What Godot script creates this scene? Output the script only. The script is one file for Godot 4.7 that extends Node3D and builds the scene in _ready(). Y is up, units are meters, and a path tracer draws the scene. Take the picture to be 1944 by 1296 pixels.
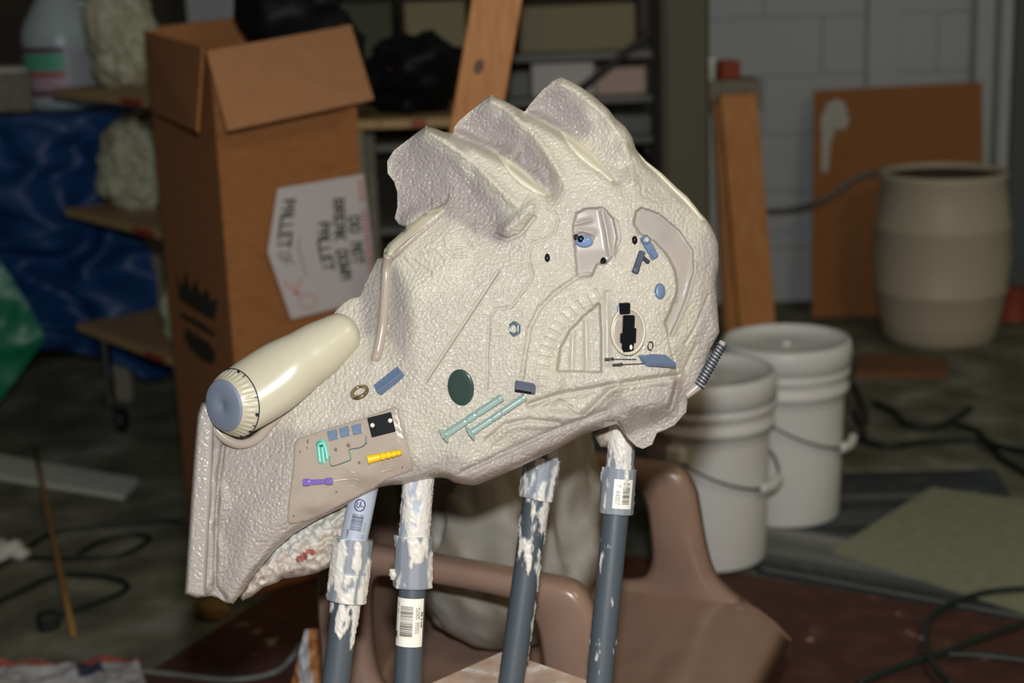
extends Node3D
# A flash photograph of a pebbled creature model on plastic pipe legs in a cluttered workshop.

const F := 3000.0          # focal length in pixels of the 1944 x 1296 frame
const CX := 972.0
const CY := 648.0
const HEAD_DEPTH := 1.5    # the model's mid-plane, metres along the view axis
const S := HEAD_DEPTH / F  # metres per photo pixel at that plane

var eye := Vector3(0, 1.265, 0)
var rt: Vector3
var up: Vector3
var fw: Vector3
var taken := {}
var M := {}
var rng := RandomNumberGenerator.new()

# ------------------------------------------------------------------ pixels to places
func ray(px: float, py: float) -> Vector3:
	return fw + rt * ((px - CX) / F) + up * ((CY - py) / F)

func at_height(px: float, py: float, y: float = 0.0) -> Vector3:
	var r := ray(px, py)
	return eye + r * ((y - eye.y) / r.y)

func at_z(px: float, py: float, z: float) -> Vector3:
	var r := ray(px, py)
	return eye + r * ((z - eye.z) / r.z)

func at_depth(px: float, py: float, d: float) -> Vector3:
	return eye + ray(px, py) * d

# ------------------------------------------------------------------ nodes
func numbered(called: String) -> String:
	var n: int = taken.get(called, 0)
	taken[called] = n + 1
	return called if n == 0 else "%s_%03d" % [called, n]

func tag(o: Node, label: String, category: String, group: String = "", kind: String = "") -> void:
	if label: o.set_meta("label", label)
	if category: o.set_meta("category", category)
	if group: o.set_meta("group", group)
	if kind: o.set_meta("kind", kind)

func thing(called: String, label: String, category: String, at: Vector3 = Vector3.ZERO, turn: float = 0.0, group: String = "") -> Node3D:
	var o := Node3D.new()
	o.name = numbered(called)
	add_child(o)
	o.position = at
	o.rotation.y = turn
	tag(o, label, category, group)
	return o

func part(parent: Node3D, called: String, mesh: Mesh, m: Material, xf: Transform3D = Transform3D.IDENTITY) -> MeshInstance3D:
	var o := MeshInstance3D.new()
	o.name = called
	o.mesh = mesh
	o.material_override = m
	o.transform = xf
	o.cast_shadow = GeometryInstance3D.SHADOW_CASTING_SETTING_ON
	parent.add_child(o, true)
	return o

func single(called: String, label: String, category: String, mesh: Mesh, m: Material, xf: Transform3D = Transform3D.IDENTITY, group: String = "", kind: String = "") -> MeshInstance3D:
	var o := part(self, numbered(called), mesh, m, xf)
	tag(o, label, category, group, kind)
	return o

func struct(called: String, mesh: Mesh, m: Material, xf: Transform3D = Transform3D.IDENTITY) -> MeshInstance3D:
	var o := part(self, called, mesh, m, xf)
	o.set_meta("kind", "structure")
	return o

func move(p: Vector3, turn: float = 0.0) -> Transform3D:
	return Transform3D(Basis(Vector3.UP, turn), p)

# ------------------------------------------------------------------ meshes
func commit(v: PackedVector3Array, idx: PackedInt32Array, uv: PackedVector2Array = PackedVector2Array(), col: PackedColorArray = PackedColorArray()) -> ArrayMesh:
	var a := []
	a.resize(Mesh.ARRAY_MAX)
	a[Mesh.ARRAY_VERTEX] = v
	a[Mesh.ARRAY_INDEX] = idx
	if uv.size(): a[Mesh.ARRAY_TEX_UV] = uv
	if col.size(): a[Mesh.ARRAY_COLOR] = col
	var st := SurfaceTool.new()
	st.create_from_arrays(a)
	st.generate_normals()
	return st.commit()

# a sheet of (nu + 1) x (nv + 1) points; fn(u, v) with u, v in 0..1
func sheet(nu: int, nv: int, fn: Callable, paint: Variant = null, caps: bool = false) -> ArrayMesh:
	var v := PackedVector3Array()
	var uv := PackedVector2Array()
	var col := PackedColorArray()
	var idx := PackedInt32Array()
	for j in nv + 1:
		for i in nu + 1:
			var a := float(i) / nu
			var b := float(j) / nv
			v.append(fn.call(a, b))
			uv.append(Vector2(a, b))
			if paint != null: col.append(paint.call(a, b))
	for j in nv:
		for i in nu:
			var k := j * (nu + 1) + i
			idx.append_array([k, k + nu + 1, k + 1, k + 1, k + nu + 1, k + nu + 2])
	if caps:
		for j in [0, nv]:
			var c := Vector3.ZERO
			for i in nu: c += v[j * (nu + 1) + i]
			v.append(c / nu)
			uv.append(Vector2(0.5, float(j) / nv))
			if paint != null: col.append(paint.call(0.5, float(j) / nv))
			var at := v.size() - 1
			for i in nu:
				var k: int = j * (nu + 1) + i
				if j == 0: idx.append_array([at, k, k + 1])
				else: idx.append_array([at, k + 1, k])
	return commit(v, idx, uv, col)

# profile of (radius, height) turned round y
func lathe(profile: Array, seg: int = 40) -> ArrayMesh:
	var n := profile.size() - 1
	return sheet(seg, n, func(u: float, t: float) -> Vector3:
		var p: Vector2 = profile[roundi(t * n)]
		var a := -u * TAU
		return Vector3(cos(a) * p.x, p.y, sin(a) * p.x))

func along(points: Array, t: float) -> Vector3:   # smooth curve through the points
	var n := points.size() - 1
	var f: float = clampf(t, 0, 1) * n
	var i: int = mini(int(f), n - 1)
	var p1: Vector3 = points[i]
	var p2: Vector3 = points[i + 1]
	var p0: Vector3 = points[maxi(i - 1, 0)]
	var p3: Vector3 = points[mini(i + 2, n)]
	return p1.cubic_interpolate(p2, p0, p3, f - i)

# a tube swept along points; radius may be a number or fn(t)
func tube(points: Array, radius: Variant, seg: int = 10, rings: int = 0, caps: bool = true) -> ArrayMesh:
	var n := rings if rings else (points.size() - 1) * (1 if points.size() == 2 else 6)
	var frames := []
	var side := Vector3.ZERO
	for j in n + 1:
		var t := float(j) / n
		var d := (along(points, minf(t + 0.01, 1.0)) - along(points, maxf(t - 0.01, 0.0))).normalized()
		if side == Vector3.ZERO:
			side = d.cross(Vector3.UP if absf(d.y) < 0.9 else Vector3.RIGHT).normalized()
		side = (side - d * side.dot(d)).normalized()
		frames.append([along(points, t), side, d.cross(side)])
	return sheet(seg, n, func(u: float, t: float) -> Vector3:
		var f: Array = frames[roundi(t * n)]
		var r: float = radius.call(t) if radius is Callable else radius
		var a := u * TAU
		return f[0] + (f[1] * cos(a) + f[2] * sin(a)) * r, null, caps)

# a box with chamfered edges, centred
func box(size: Vector3, bevel: float = 0.004) -> ArrayMesh:
	var h := size / 2.0
	var b: float = minf(bevel, minf(h.x, minf(h.y, h.z)) * 0.45)
	var st := SurfaceTool.new()
	st.begin(Mesh.PRIMITIVE_TRIANGLES)
	st.set_smooth_group(-1)
	var corner := func(sx: float, sy: float, sz: float, axis: int) -> Vector3:
		var s := Vector3(sx, sy, sz)
		var p := Vector3(sx * h.x, sy * h.y, sz * h.z)
		for k in 3:
			if k != axis: p[k] -= s[k] * b
		return p
	var face := func(pts: Array) -> void:
		var c := Vector3.ZERO
		for p in pts: c += p
		var nn: Vector3 = (pts[2] - pts[0]).cross(pts[1] - pts[0])
		if nn.dot(c) < 0: pts.reverse()
		for k in range(1, pts.size() - 1):
			st.add_vertex(pts[0]); st.add_vertex(pts[k]); st.add_vertex(pts[k + 1])
	for axis in 3:
		for s in [-1.0, 1.0]:
			var q := []
			for e in [[-1.0, -1.0], [1.0, -1.0], [1.0, 1.0], [-1.0, 1.0]]:
				var v := [0.0, 0.0, 0.0]
				v[axis] = s; v[(axis + 1) % 3] = e[0]; v[(axis + 2) % 3] = e[1]
				q.append(corner.call(v[0], v[1], v[2], axis))
			face.call(q)
		for e in [[-1.0, -1.0], [1.0, -1.0], [1.0, 1.0], [-1.0, 1.0]]:   # the edge along this axis
			var q := []
			for w in [[-1.0, 1], [1.0, 1], [1.0, 2], [-1.0, 2]]:
				var v := [0.0, 0.0, 0.0]
				v[axis] = w[0]; v[(axis + 1) % 3] = e[0]; v[(axis + 2) % 3] = e[1]
				q.append(corner.call(v[0], v[1], v[2], (axis + w[1]) % 3))
			face.call(q)
	for sx in [-1.0, 1.0]:
		for sy in [-1.0, 1.0]:
			for sz in [-1.0, 1.0]:
				face.call([corner.call(sx, sy, sz, 0), corner.call(sx, sy, sz, 1), corner.call(sx, sy, sz, 2)])
	st.generate_normals()
	return st.commit()

# a box given by three edge vectors from a corner
func slab(o: Vector3, a: Vector3, b: Vector3, c: Vector3) -> ArrayMesh:
	var m := box(Vector3(a.length(), b.length(), c.length()), 0.003)
	var st := SurfaceTool.new()
	var hand := signf(a.cross(b).dot(c))
	st.append_from(m, 0, Transform3D(Basis(a.normalized(), b.normalized(), c.normalized() * hand), o + (a + b + c) / 2.0))
	return st.commit()

# a closed outline in x, y with thickness t along z
func prism(poly: PackedVector2Array, t: float) -> ArrayMesh:
	var st := SurfaceTool.new()
	st.begin(Mesh.PRIMITIVE_TRIANGLES)
	st.set_smooth_group(-1)
	if Geometry2D.is_polygon_clockwise(poly): poly.reverse()
	var tri := Geometry2D.triangulate_polygon(poly)
	for k in range(0, tri.size(), 3):
		var a := poly[tri[k]]; var b := poly[tri[k + 1]]; var c := poly[tri[k + 2]]
		if (b - a).cross(c - a) > 0:
			var w := b; b = c; c = w
		for p in [a, b, c]: st.add_vertex(Vector3(p.x, p.y, t / 2))
		for p in [a, c, b]: st.add_vertex(Vector3(p.x, p.y, -t / 2))
	var n := poly.size()
	for k in n:
		var a := poly[k]; var b := poly[(k + 1) % n]
		var q := [Vector3(a.x, a.y, t / 2), Vector3(b.x, b.y, t / 2), Vector3(b.x, b.y, -t / 2), Vector3(a.x, a.y, -t / 2)]
		for w in [0, 1, 2, 0, 2, 3]: st.add_vertex(q[w])
	st.generate_normals()
	return st.commit()

# a lumpy closed blob: radii r, noise roughness in metres
func blob(r: Vector3, rough: float, freq: float, sd: int, seg: int = 40, rings: int = 28, flat_base: bool = true) -> ArrayMesh:
	var n := FastNoiseLite.new()
	n.seed = sd
	n.noise_type = FastNoiseLite.TYPE_SIMPLEX
	n.frequency = freq
	n.fractal_octaves = 3
	return sheet(seg, rings, func(u: float, v: float) -> Vector3:
		var a := -u * TAU
		var b := (v - 0.5) * PI
		var d := Vector3(cos(a) * cos(b), sin(b), sin(a) * cos(b))
		var p := d * r
		p += d * n.get_noise_3dv(p) * rough
		if flat_base: p.y = maxf(p.y, -r.y * 0.85)
		return p)

func joined(list: Array) -> ArrayMesh:   # pieces [mesh, transform] of one part
	var st := SurfaceTool.new()
	for e in list: st.append_from(e[0], 0, e[1])
	return st.commit()

# ------------------------------------------------------------------ materials
func mat(called: String, c: Color, rough: float = 0.6, metal: float = 0.0) -> StandardMaterial3D:
	var m := StandardMaterial3D.new()
	m.resource_name = called
	m.albedo_color = c
	m.roughness = rough
	m.metallic = metal
	M[called] = m
	return m

func rgb8(r: int, g: int, b: int) -> Color:
	return Color8(r, g, b)

func noise_tex(ramp: Array, freq: float, sd: int, size: int = 512, oct: int = 5, kind: int = FastNoiseLite.TYPE_SIMPLEX_SMOOTH) -> NoiseTexture2D:
	var n := FastNoiseLite.new()
	n.seed = sd
	n.noise_type = kind
	n.frequency = freq
	n.fractal_octaves = oct
	var g := Gradient.new()
	var off := PackedFloat32Array()
	var cols := PackedColorArray()
	for e in ramp:
		off.append(e[0]); cols.append(e[1])
	g.offsets = off
	g.colors = cols
	var t := NoiseTexture2D.new()
	t.width = size
	t.height = size
	t.seamless = true
	t.noise = n
	t.color_ramp = g
	return t

func textured(called: String, ramp: Array, freq: float, scale: float, sd: int, rough: float = 0.7, oct: int = 5, world: bool = false, stretch: Vector3 = Vector3.ONE) -> StandardMaterial3D:
	var m := mat(called, Color.WHITE, rough)
	m.albedo_texture = noise_tex(ramp, freq, sd, 512, oct)
	m.uv1_triplanar = true
	m.uv1_world_triplanar = world
	m.uv1_scale = stretch * scale
	return m

# tiny 5 x 7 letters for printing on labels
const GLYPH := {
	"A": [14, 17, 17, 31, 17, 17, 17], "B": [30, 17, 17, 30, 17, 17, 30], "C": [14, 17, 16, 16, 16, 17, 14], "D": [30, 17, 17, 17, 17, 17, 30],
	"E": [31, 16, 16, 30, 16, 16, 31], "H": [17, 17, 17, 31, 17, 17, 17], "I": [14, 4, 4, 4, 4, 4, 14], "K": [17, 18, 20, 24, 20, 18, 17],
	"L": [16, 16, 16, 16, 16, 16, 31], "M": [17, 27, 21, 21, 17, 17, 17], "N": [17, 25, 21, 19, 17, 17, 17], "O": [14, 17, 17, 17, 17, 17, 14],
	"P": [30, 17, 17, 30, 16, 16, 16], "R": [30, 17, 17, 30, 20, 18, 17], "T": [31, 4, 4, 4, 4, 4, 4], "U": [17, 17, 17, 17, 17, 17, 14],
	"W": [17, 17, 17, 21, 21, 27, 17], "F": [31, 16, 16, 30, 16, 16, 16], "0": [14, 17, 17, 17, 17, 17, 14], "1": [4, 12, 4, 4, 4, 4, 14],
	"2": [14, 17, 1, 6, 8, 16, 31], "3": [30, 1, 1, 14, 1, 1, 30], "4": [2, 6, 10, 18, 31, 2, 2], "5": [31, 16, 30, 1, 1, 17, 14],
	"6": [14, 16, 30, 17, 17, 17, 14], "7": [31, 1, 2, 4, 8, 8, 8], "8": [14, 17, 14, 17, 17, 17, 14], "9": [14, 17, 17, 15, 1, 1, 14], " ": [0, 0, 0, 0, 0, 0, 0],
}

# writes text on im from (x, y); down = true turns the line a quarter clockwise (read from top to bottom), up = read from bottom to top
func write(im: Image, text: String, x: int, y: int, k: int, c: Color, dir: String = "right", bold: int = 0, tall: int = 0) -> void:
	var kb := tall if tall else k
	var along_x := 0
	for ch in text:
		var g: Array = GLYPH.get(ch, GLYPH[" "])
		for r in 7:
			for q in 5:
				if int(g[r]) >> (4 - q) & 1:
					var lx := along_x + q * k
					var ly := r * kb
					var box_at := Rect2i(x + lx, y + ly, k + bold, kb + bold)
					if dir == "down": box_at = Rect2i(x - ly - kb, y + lx, kb + bold, k + bold)
					elif dir == "up": box_at = Rect2i(x + ly, y - lx - k, kb + bold, k + bold)
					im.fill_rect(box_at, c)
		along_x += 6 * k

func bars(im: Image, at: Rect2i, across: bool, c: Color, sd: int) -> void:   # a bar code; across = bars lie across the height
	var r := RandomNumberGenerator.new()
	r.seed = sd
	var p := 0
	var length := at.size.y if across else at.size.x
	while p < length:
		var w := r.randi_range(1, 3) * maxi(1, length / 110)
		if across: im.fill_rect(Rect2i(at.position.x, at.position.y + p, at.size.x, mini(w, length - p)), c)
		else: im.fill_rect(Rect2i(at.position.x + p, at.position.y, mini(w, length - p), at.size.y), c)
		p += w + r.randi_range(1, 3) * maxi(1, length / 110)

func print_mat(called: String, im: Image, rough: float = 0.6) -> StandardMaterial3D:
	var m := mat(called, Color.WHITE, rough)
	m.albedo_texture = ImageTexture.create_from_image(im)
	return m

# ------------------------------------------------------------------ the creature model
# Its near side is a relief: heights (in photo pixels at the model's own distance, S metres each) above its mid-plane, from measured spots.
const STEP := 1.3
const X0 := 340.0
const Y0 := 132.0
const NX := 808
const NY := 790
var hs := PackedFloat32Array()      # smooth relief
var hp: Vector3                     # the model's own origin

const OUTLINE := [[350, 1128], [353, 1090], [356, 1050], [362, 960], [368, 860], [374, 790], [383, 765], [396, 760], [420, 775], [450, 740], [480, 700], [530, 660], [580, 625], [632, 597], [640, 586], [652, 575], [667, 566], [682, 563], [690, 545], [698, 528], [708, 508], [716, 491], [729, 488], [729, 476], [736, 464], [768, 435], [771, 432], [757, 426], [749, 414], [754, 394], [754, 365], [748, 345], [736, 329], [735, 306], [748, 285], [774, 265], [795, 249], [809, 239], [824, 243], [840, 249], [859, 253], [862, 242], [871, 230], [895, 209], [918, 189], [933, 180], [953, 189], [975, 200], [996, 212], [1006, 198], [1029, 172], [1050, 152], [1066, 146], [1084, 154], [1103, 165], [1126, 181], [1155, 207], [1168, 224], [1187, 240], [1200, 259], [1207, 282], [1222, 303], [1248, 326], [1275, 352], [1300, 378], [1337, 411], [1348, 426], [1358, 445], [1364, 462], [1365, 501], [1360, 534], [1363, 591], [1366, 631], [1350, 660], [1340, 690], [1328, 728], [1306, 745], [1306, 757], [1303, 782], [1281, 807], [1262, 816], [1247, 822], [1238, 844], [1220, 852], [1207, 847], [1190, 830], [1176, 808], [1170, 804], [1140, 814], [1109, 825], [1062, 850], [997, 881], [954, 901], [908, 919], [900, 921], [880, 919], [861, 915], [848, 908], [835, 906], [822, 907], [790, 915], [761, 920], [740, 921], [719, 925], [703, 935], [654, 961], [605, 984], [557, 1013], [524, 1042], [485, 1087], [460, 1126], [442, 1146], [428, 1144], [412, 1134], [400, 1131], [375, 1135]]

const SPOTS := [
	# front plate, its lip and the crease behind it
	[362, 1115, 38], [366, 1000, 42], [375, 900, 46], [385, 800, 46], [392, 1118, 36], [398, 1000, 42], [402, 900, 46], [406, 830, 46],
	[404, 1118, 10], [412, 1000, 16], [416, 900, 18], [425, 850, 14],
	# cheek
	[440, 1125, 30], [430, 1060, 30], [460, 1060, 48], [440, 960, 36], [475, 980, 56], [450, 890, 34], [490, 860, 40], [520, 1000, 64], [530, 930, 66], [480, 1080, 44], [520, 870, 52],
	# panel
	[560, 840, 62], [560, 960, 70], [640, 900, 76], [740, 850, 82], [775, 870, 80], [745, 785, 80], [650, 815, 70], [600, 960, 72], [700, 900, 80],
	# round the horn
	[560, 785, 46], [620, 735, 46], [665, 680, 46], [700, 720, 66], [640, 790, 62], [560, 690, 8], [470, 770, 0], [640, 630, 14], [600, 615, 0], [520, 800, 30], [410, 800, 20],
	# left facet and the edge towards the front facet
	[700, 525, 6], [690, 570, 8], [715, 545, 22], [740, 540, 40], [690, 640, 28], [715, 620, 40], [750, 620, 64], [740, 690, 66],
	[757, 505, 60], [780, 560, 88], [788, 600, 92], [786, 650, 92], [792, 720, 90],
	# front facet
	[850, 500, 92], [900, 560, 100], [860, 620, 99], [830, 700, 96], [900, 480, 88], [950, 520, 101], [930, 600, 105], [960, 650, 108], [880, 740, 98], [950, 740, 103],
	[790, 450, 60], [830, 425, 56], [820, 470, 82], [770, 480, 66], [860, 440, 74],
	[1000, 500, 101], [1050, 480, 98], [1040, 540, 106], [1080, 530, 105], [1000, 620, 110], [1000, 700, 110],
	[1090, 640, 92], [1120, 600, 94], [1130, 680, 96], [1075, 690, 94], [1140, 590, 98],
	[1170, 540, 100], [1180, 600, 99], [1240, 620, 92], [1160, 680, 100], [1260, 540, 84], [1200, 470, 94], [1255, 470, 76], [1300, 500, 66], [1330, 540, 50], [1345, 480, 34], [1345, 600, 30], [1300, 640, 58], [1270, 670, 74], [1330, 650, 28],
	# rear shell beyond the crease
	[1300, 700, 28], [1296, 730, 16], [1292, 760, 10], [1278, 790, 6], [1240, 806, 2], [1210, 815, 0], [1225, 835, 0], [1315, 715, 20],
	# ledge and the armour under it
	[1060, 735, 114], [1160, 720, 110], [1268, 702, 84], [1070, 757, 94], [1160, 745, 92], [1262, 730, 72], [1100, 790, 100], [1200, 768, 92], [1256, 758, 70], [1264, 768, 56], [1232, 779, 66], [1150, 797, 86], [1110, 812, 82], [1278, 722, 66],
	[900, 820, 98], [870, 870, 94], [900, 900, 78], [960, 880, 78], [1030, 848, 78], [960, 820, 99], [1040, 790, 106], [840, 850, 84], [820, 885, 70], [800, 800, 86], [830, 770, 93], [860, 900, 80],
	# first fin: face, ridge, band
	[748, 308, -10], [780, 290, 6], [770, 350, 2], [800, 320, 14], [765, 400, 4], [800, 385, 18], [830, 340, 30], [860, 370, 46], [900, 405, 58], [930, 430, 72], [890, 360, 48], [850, 310, 44], [930, 395, 66],
	[810, 250, 46], [840, 268, 62], [870, 288, 72], [930, 345, 86], [980, 392, 98], [1000, 420, 100], [845, 258, 56], [900, 285, 66], [960, 318, 76], [1020, 362, 88],
	# second fin
	[874, 246, -12], [930, 272, -2], [990, 308, 16], [1040, 348, 46], [900, 220, 0], [935, 235, 12], [990, 270, 34], [1030, 318, 46], [935, 193, 36], [985, 230, 56], [1030, 280, 70], [1060, 330, 86], [1072, 360, 96],
	[1003, 228, 48], [1060, 262, 62], [1110, 318, 80], [1160, 348, 92],
	# third fin
	[1010, 206, -14], [1066, 236, -4], [1116, 275, 18], [1168, 322, 48], [1182, 350, 76], [1030, 190, -8], [1060, 195, 2], [1120, 230, 26], [1160, 270, 42], [1066, 163, 24], [1120, 195, 40], [1160, 235, 48], [1185, 280, 58], [1200, 340, 74], [1205, 380, 86],
	[1228, 325, 46], [1216, 300, 36], [1270, 390, 56], [1310, 420, 36], [1240, 390, 74], [1100, 390, 98], [1050, 400, 98], [1190, 390, 92], [1130, 370, 96], [1260, 365, 38],
]

func pv(list: Array) -> PackedVector2Array:
	var p := PackedVector2Array()
	for e in list: p.append(Vector2(e[0], e[1]))
	return p

func edge_distance(p: Vector2, poly: PackedVector2Array) -> float:
	var best := 1e9
	var n := poly.size()
	for i in n:
		best = minf(best, p.distance_squared_to(Geometry2D.get_closest_point_to_segment(p, poly[i], poly[(i + 1) % n])))
	return sqrt(best)

func nearest_on(p: Vector2, poly: PackedVector2Array) -> Vector2:
	var best := 1e9
	var at := p
	var n := poly.size()
	for i in n:
		var q := Geometry2D.get_closest_point_to_segment(p, poly[i], poly[(i + 1) % n])
		var d := p.distance_squared_to(q)
		if d < best:
			best = d
			at = q
	return at

func fill(a: PackedFloat32Array, poly: PackedVector2Array, value: float) -> void:   # writes value into the cells of a inside poly
	var n := poly.size()
	for j in NY:
		var y := Y0 + j * STEP
		var cuts := []
		for i in n:
			var p := poly[i]
			var q := poly[(i + 1) % n]
			if (p.y <= y) != (q.y <= y):
				cuts.append(p.x + (y - p.y) / (q.y - p.y) * (q.x - p.x))
		cuts.sort()
		for k in range(0, cuts.size() - 1, 2):
			for i in range(maxi(0, ceili((cuts[k] - X0) / STEP)), mini(NX - 1, floori((cuts[k + 1] - X0) / STEP)) + 1):
				a[j * NX + i] = value

func blurred(a: PackedFloat32Array, r: int) -> PackedFloat32Array:
	var b := PackedFloat32Array()
	b.resize(NX * NY)
	var w := 1.0 / (2 * r + 1)
	for j in NY:
		var o := j * NX
		var s := a[o] * r
		for i in r: s += a[o + i]
		for i in NX:
			s += a[o + mini(i + r, NX - 1)]
			b[o + i] = s * w
			s -= a[o + maxi(i - r, 0)]
	var c := PackedFloat32Array()
	c.resize(NX * NY)
	for i in NX:
		var s := b[i] * r
		for j in r: s += b[j * NX + i]
		for j in NY:
			s += b[mini(j + r, NY - 1) * NX + i]
			c[j * NX + i] = s * w
			s -= b[maxi(j - r, 0) * NX + i]
	return c

func blank() -> PackedFloat32Array:
	var a := PackedFloat32Array()
	a.resize(NX * NY)
	return a

# adds a ridge (amp > 0) or groove of half-width w along pts to a
func stroke(a: PackedFloat32Array, pts: Array, w: float, amp: float) -> void:
	for k in pts.size() - 1:
		var p := Vector2(pts[k][0], pts[k][1])
		var q := Vector2(pts[k + 1][0], pts[k + 1][1])
		var lo := p.min(q) - Vector2(w, w) * 2.2
		var hi := p.max(q) + Vector2(w, w) * 2.2
		for j in range(maxi(0, int((lo.y - Y0) / STEP)), mini(NY - 1, int((hi.y - Y0) / STEP) + 1) + 1):
			for i in range(maxi(0, int((lo.x - X0) / STEP)), mini(NX - 1, int((hi.x - X0) / STEP) + 1) + 1):
				var d := Geometry2D.get_closest_point_to_segment(Vector2(X0 + i * STEP, Y0 + j * STEP), p, q).distance_to(Vector2(X0 + i * STEP, Y0 + j * STEP)) / w
				if d < 2.2:
					var v := amp * exp(-d * d)
					var at := j * NX + i
					a[at] = maxf(a[at], v) if amp > 0 else minf(a[at], v)

func sample(a: PackedFloat32Array, x: float, y: float) -> float:
	var fx := clampf((x - X0) / STEP, 0, NX - 1.01)
	var fy := clampf((y - Y0) / STEP, 0, NY - 1.01)
	var i := int(fx)
	var j := int(fy)
	var k := j * NX + i
	return lerpf(lerpf(a[k], a[k + 1], fx - i), lerpf(a[k + NX], a[k + NX + 1], fx - i), fy - j)

func place(x: float, y: float, h: float) -> Vector3:    # a spot of the model, in its own axes
	return at_depth(x, y, HEAD_DEPTH - h * S) - hp

# a patch over an outline: fn(x, y, distance from the edge) gives the height
func patch(poly: PackedVector2Array, step: float, fn: Callable, skirt: float = 0.0, paint: Variant = null) -> ArrayMesh:
	var rim := PackedVector2Array()
	for k in poly.size():
		var a := poly[k]
		var b := poly[(k + 1) % poly.size()]
		var n := maxi(1, roundi(a.distance_to(b) / step))
		for i in n: rim.append(a.lerp(b, float(i) / n))
	var pts := rim.duplicate()
	var lo := poly[0]
	var hi := poly[0]
	for p in poly:
		lo = lo.min(p)
		hi = hi.max(p)
	var row := 0
	var y := lo.y
	while y < hi.y:
		var x := lo.x + (step * 0.5 if row % 2 else 0.0)
		while x < hi.x:
			var p := Vector2(x, y)
			if Geometry2D.is_point_in_polygon(p, poly) and edge_distance(p, rim) > step * 0.55: pts.append(p)
			x += step
		y += step * 0.87
		row += 1
	var tri := Geometry2D.triangulate_delaunay(pts)
	var v := PackedVector3Array()
	var col := PackedColorArray()
	for k in pts.size():
		var p := pts[k]
		var d := 0.0 if k < rim.size() else edge_distance(p, poly)
		v.append(place(p.x, p.y, fn.call(p.x, p.y, d)))
		if paint != null: col.append(paint.call(p.x, p.y))
	var idx := PackedInt32Array()
	for k in range(0, tri.size(), 3):
		var a := pts[tri[k]]; var b := pts[tri[k + 1]]; var c := pts[tri[k + 2]]
		if absf((b - a).cross(c - a)) < 0.01 or not Geometry2D.is_point_in_polygon((a + b + c) / 3.0, poly): continue
		if (b - a).cross(c - a) > 0: idx.append_array([tri[k], tri[k + 1], tri[k + 2]])
		else: idx.append_array([tri[k], tri[k + 2], tri[k + 1]])
	if skirt > 0.0:
		var n := rim.size()
		var base := v.size()
		for k in n:
			v.append(place(rim[k].x, rim[k].y, fn.call(rim[k].x, rim[k].y, 0.0) - skirt))
			if paint != null: col.append(paint.call(rim[k].x, rim[k].y))
		for k in n:
			var l := (k + 1) % n
			idx.append_array([k, base + k, l, l, base + k, base + l])
	return commit(v, idx, PackedVector2Array(), col)

# axes on the model's skin at a spot: x along the given angle (degrees, anticlockwise in the picture), y across, z out of the skin
func skin(x: float, y: float, angle: float = 0.0, lift: float = 0.0, reach: float = 9.0) -> Transform3D:
	var h := sample(hs, x, y)
	var o := place(x, y, h)
	var u := place(x + reach, y, sample(hs, x + reach, y)) - place(x - reach, y, sample(hs, x - reach, y))
	var w := place(x, y - reach, sample(hs, x, y - reach)) - place(x, y + reach, sample(hs, x, y + reach))
	var n := u.cross(w).normalized()
	u = u.normalized().rotated(n, deg_to_rad(angle))
	return Transform3D(Basis(u, n.cross(u), n), o + n * lift * S)

# axes facing the flash side squarely, for parts that stand free of the skin
func facing(x: float, y: float, h: float, angle: float = 0.0) -> Transform3D:
	var b := Basis(rt, up, -fw)
	return Transform3D(b * Basis(Vector3(0, 0, 1), deg_to_rad(angle)), place(x, y, h))

func disc(rx: float, ry: float, t: float, round_edge: float, seg: int = 40) -> ArrayMesh:   # a coin lying in x, y; photo pixels
	var prof := [Vector2(0.0, t), Vector2(0.5, t), Vector2(1.0 - round_edge, t), Vector2(1.0 - round_edge * 0.3, t * 0.85), Vector2(1.0, t * 0.4), Vector2(1.0, -1.5), Vector2(0.0, -1.5)]
	return sheet(seg, prof.size() - 1, func(u: float, v: float) -> Vector3:
		var p: Vector2 = prof[roundi(v * (prof.size() - 1))]
		return Vector3(cos(u * TAU) * p.x * rx, sin(u * TAU) * p.x * ry, p.y) * S)

func ring(rx: float, ry: float, inner: float, t: float, seg: int = 40) -> ArrayMesh:
	var prof := [Vector2(inner, -1.5), Vector2(inner, t * 0.8), Vector2(inner + 0.05, t), Vector2(0.95, t), Vector2(1.0, t * 0.7), Vector2(1.0, -1.5)]
	return sheet(seg, prof.size() - 1, func(u: float, v: float) -> Vector3:
		var p: Vector2 = prof[roundi(v * (prof.size() - 1))]
		return Vector3(cos(u * TAU) * p.x * rx, sin(u * TAU) * p.x * ry, p.y) * S)

func rod(x0: float, y0: float, x1: float, y1: float, lift: float, radius: Variant, seg: int = 14, rings: int = 24) -> ArrayMesh:   # a rod lying on the skin
	var a := place(x0, y0, sample(hs, x0, y0) + lift)
	var b := place(x1, y1, sample(hs, x1, y1) + lift)
	return tube([a, b], radius, seg, rings)

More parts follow.
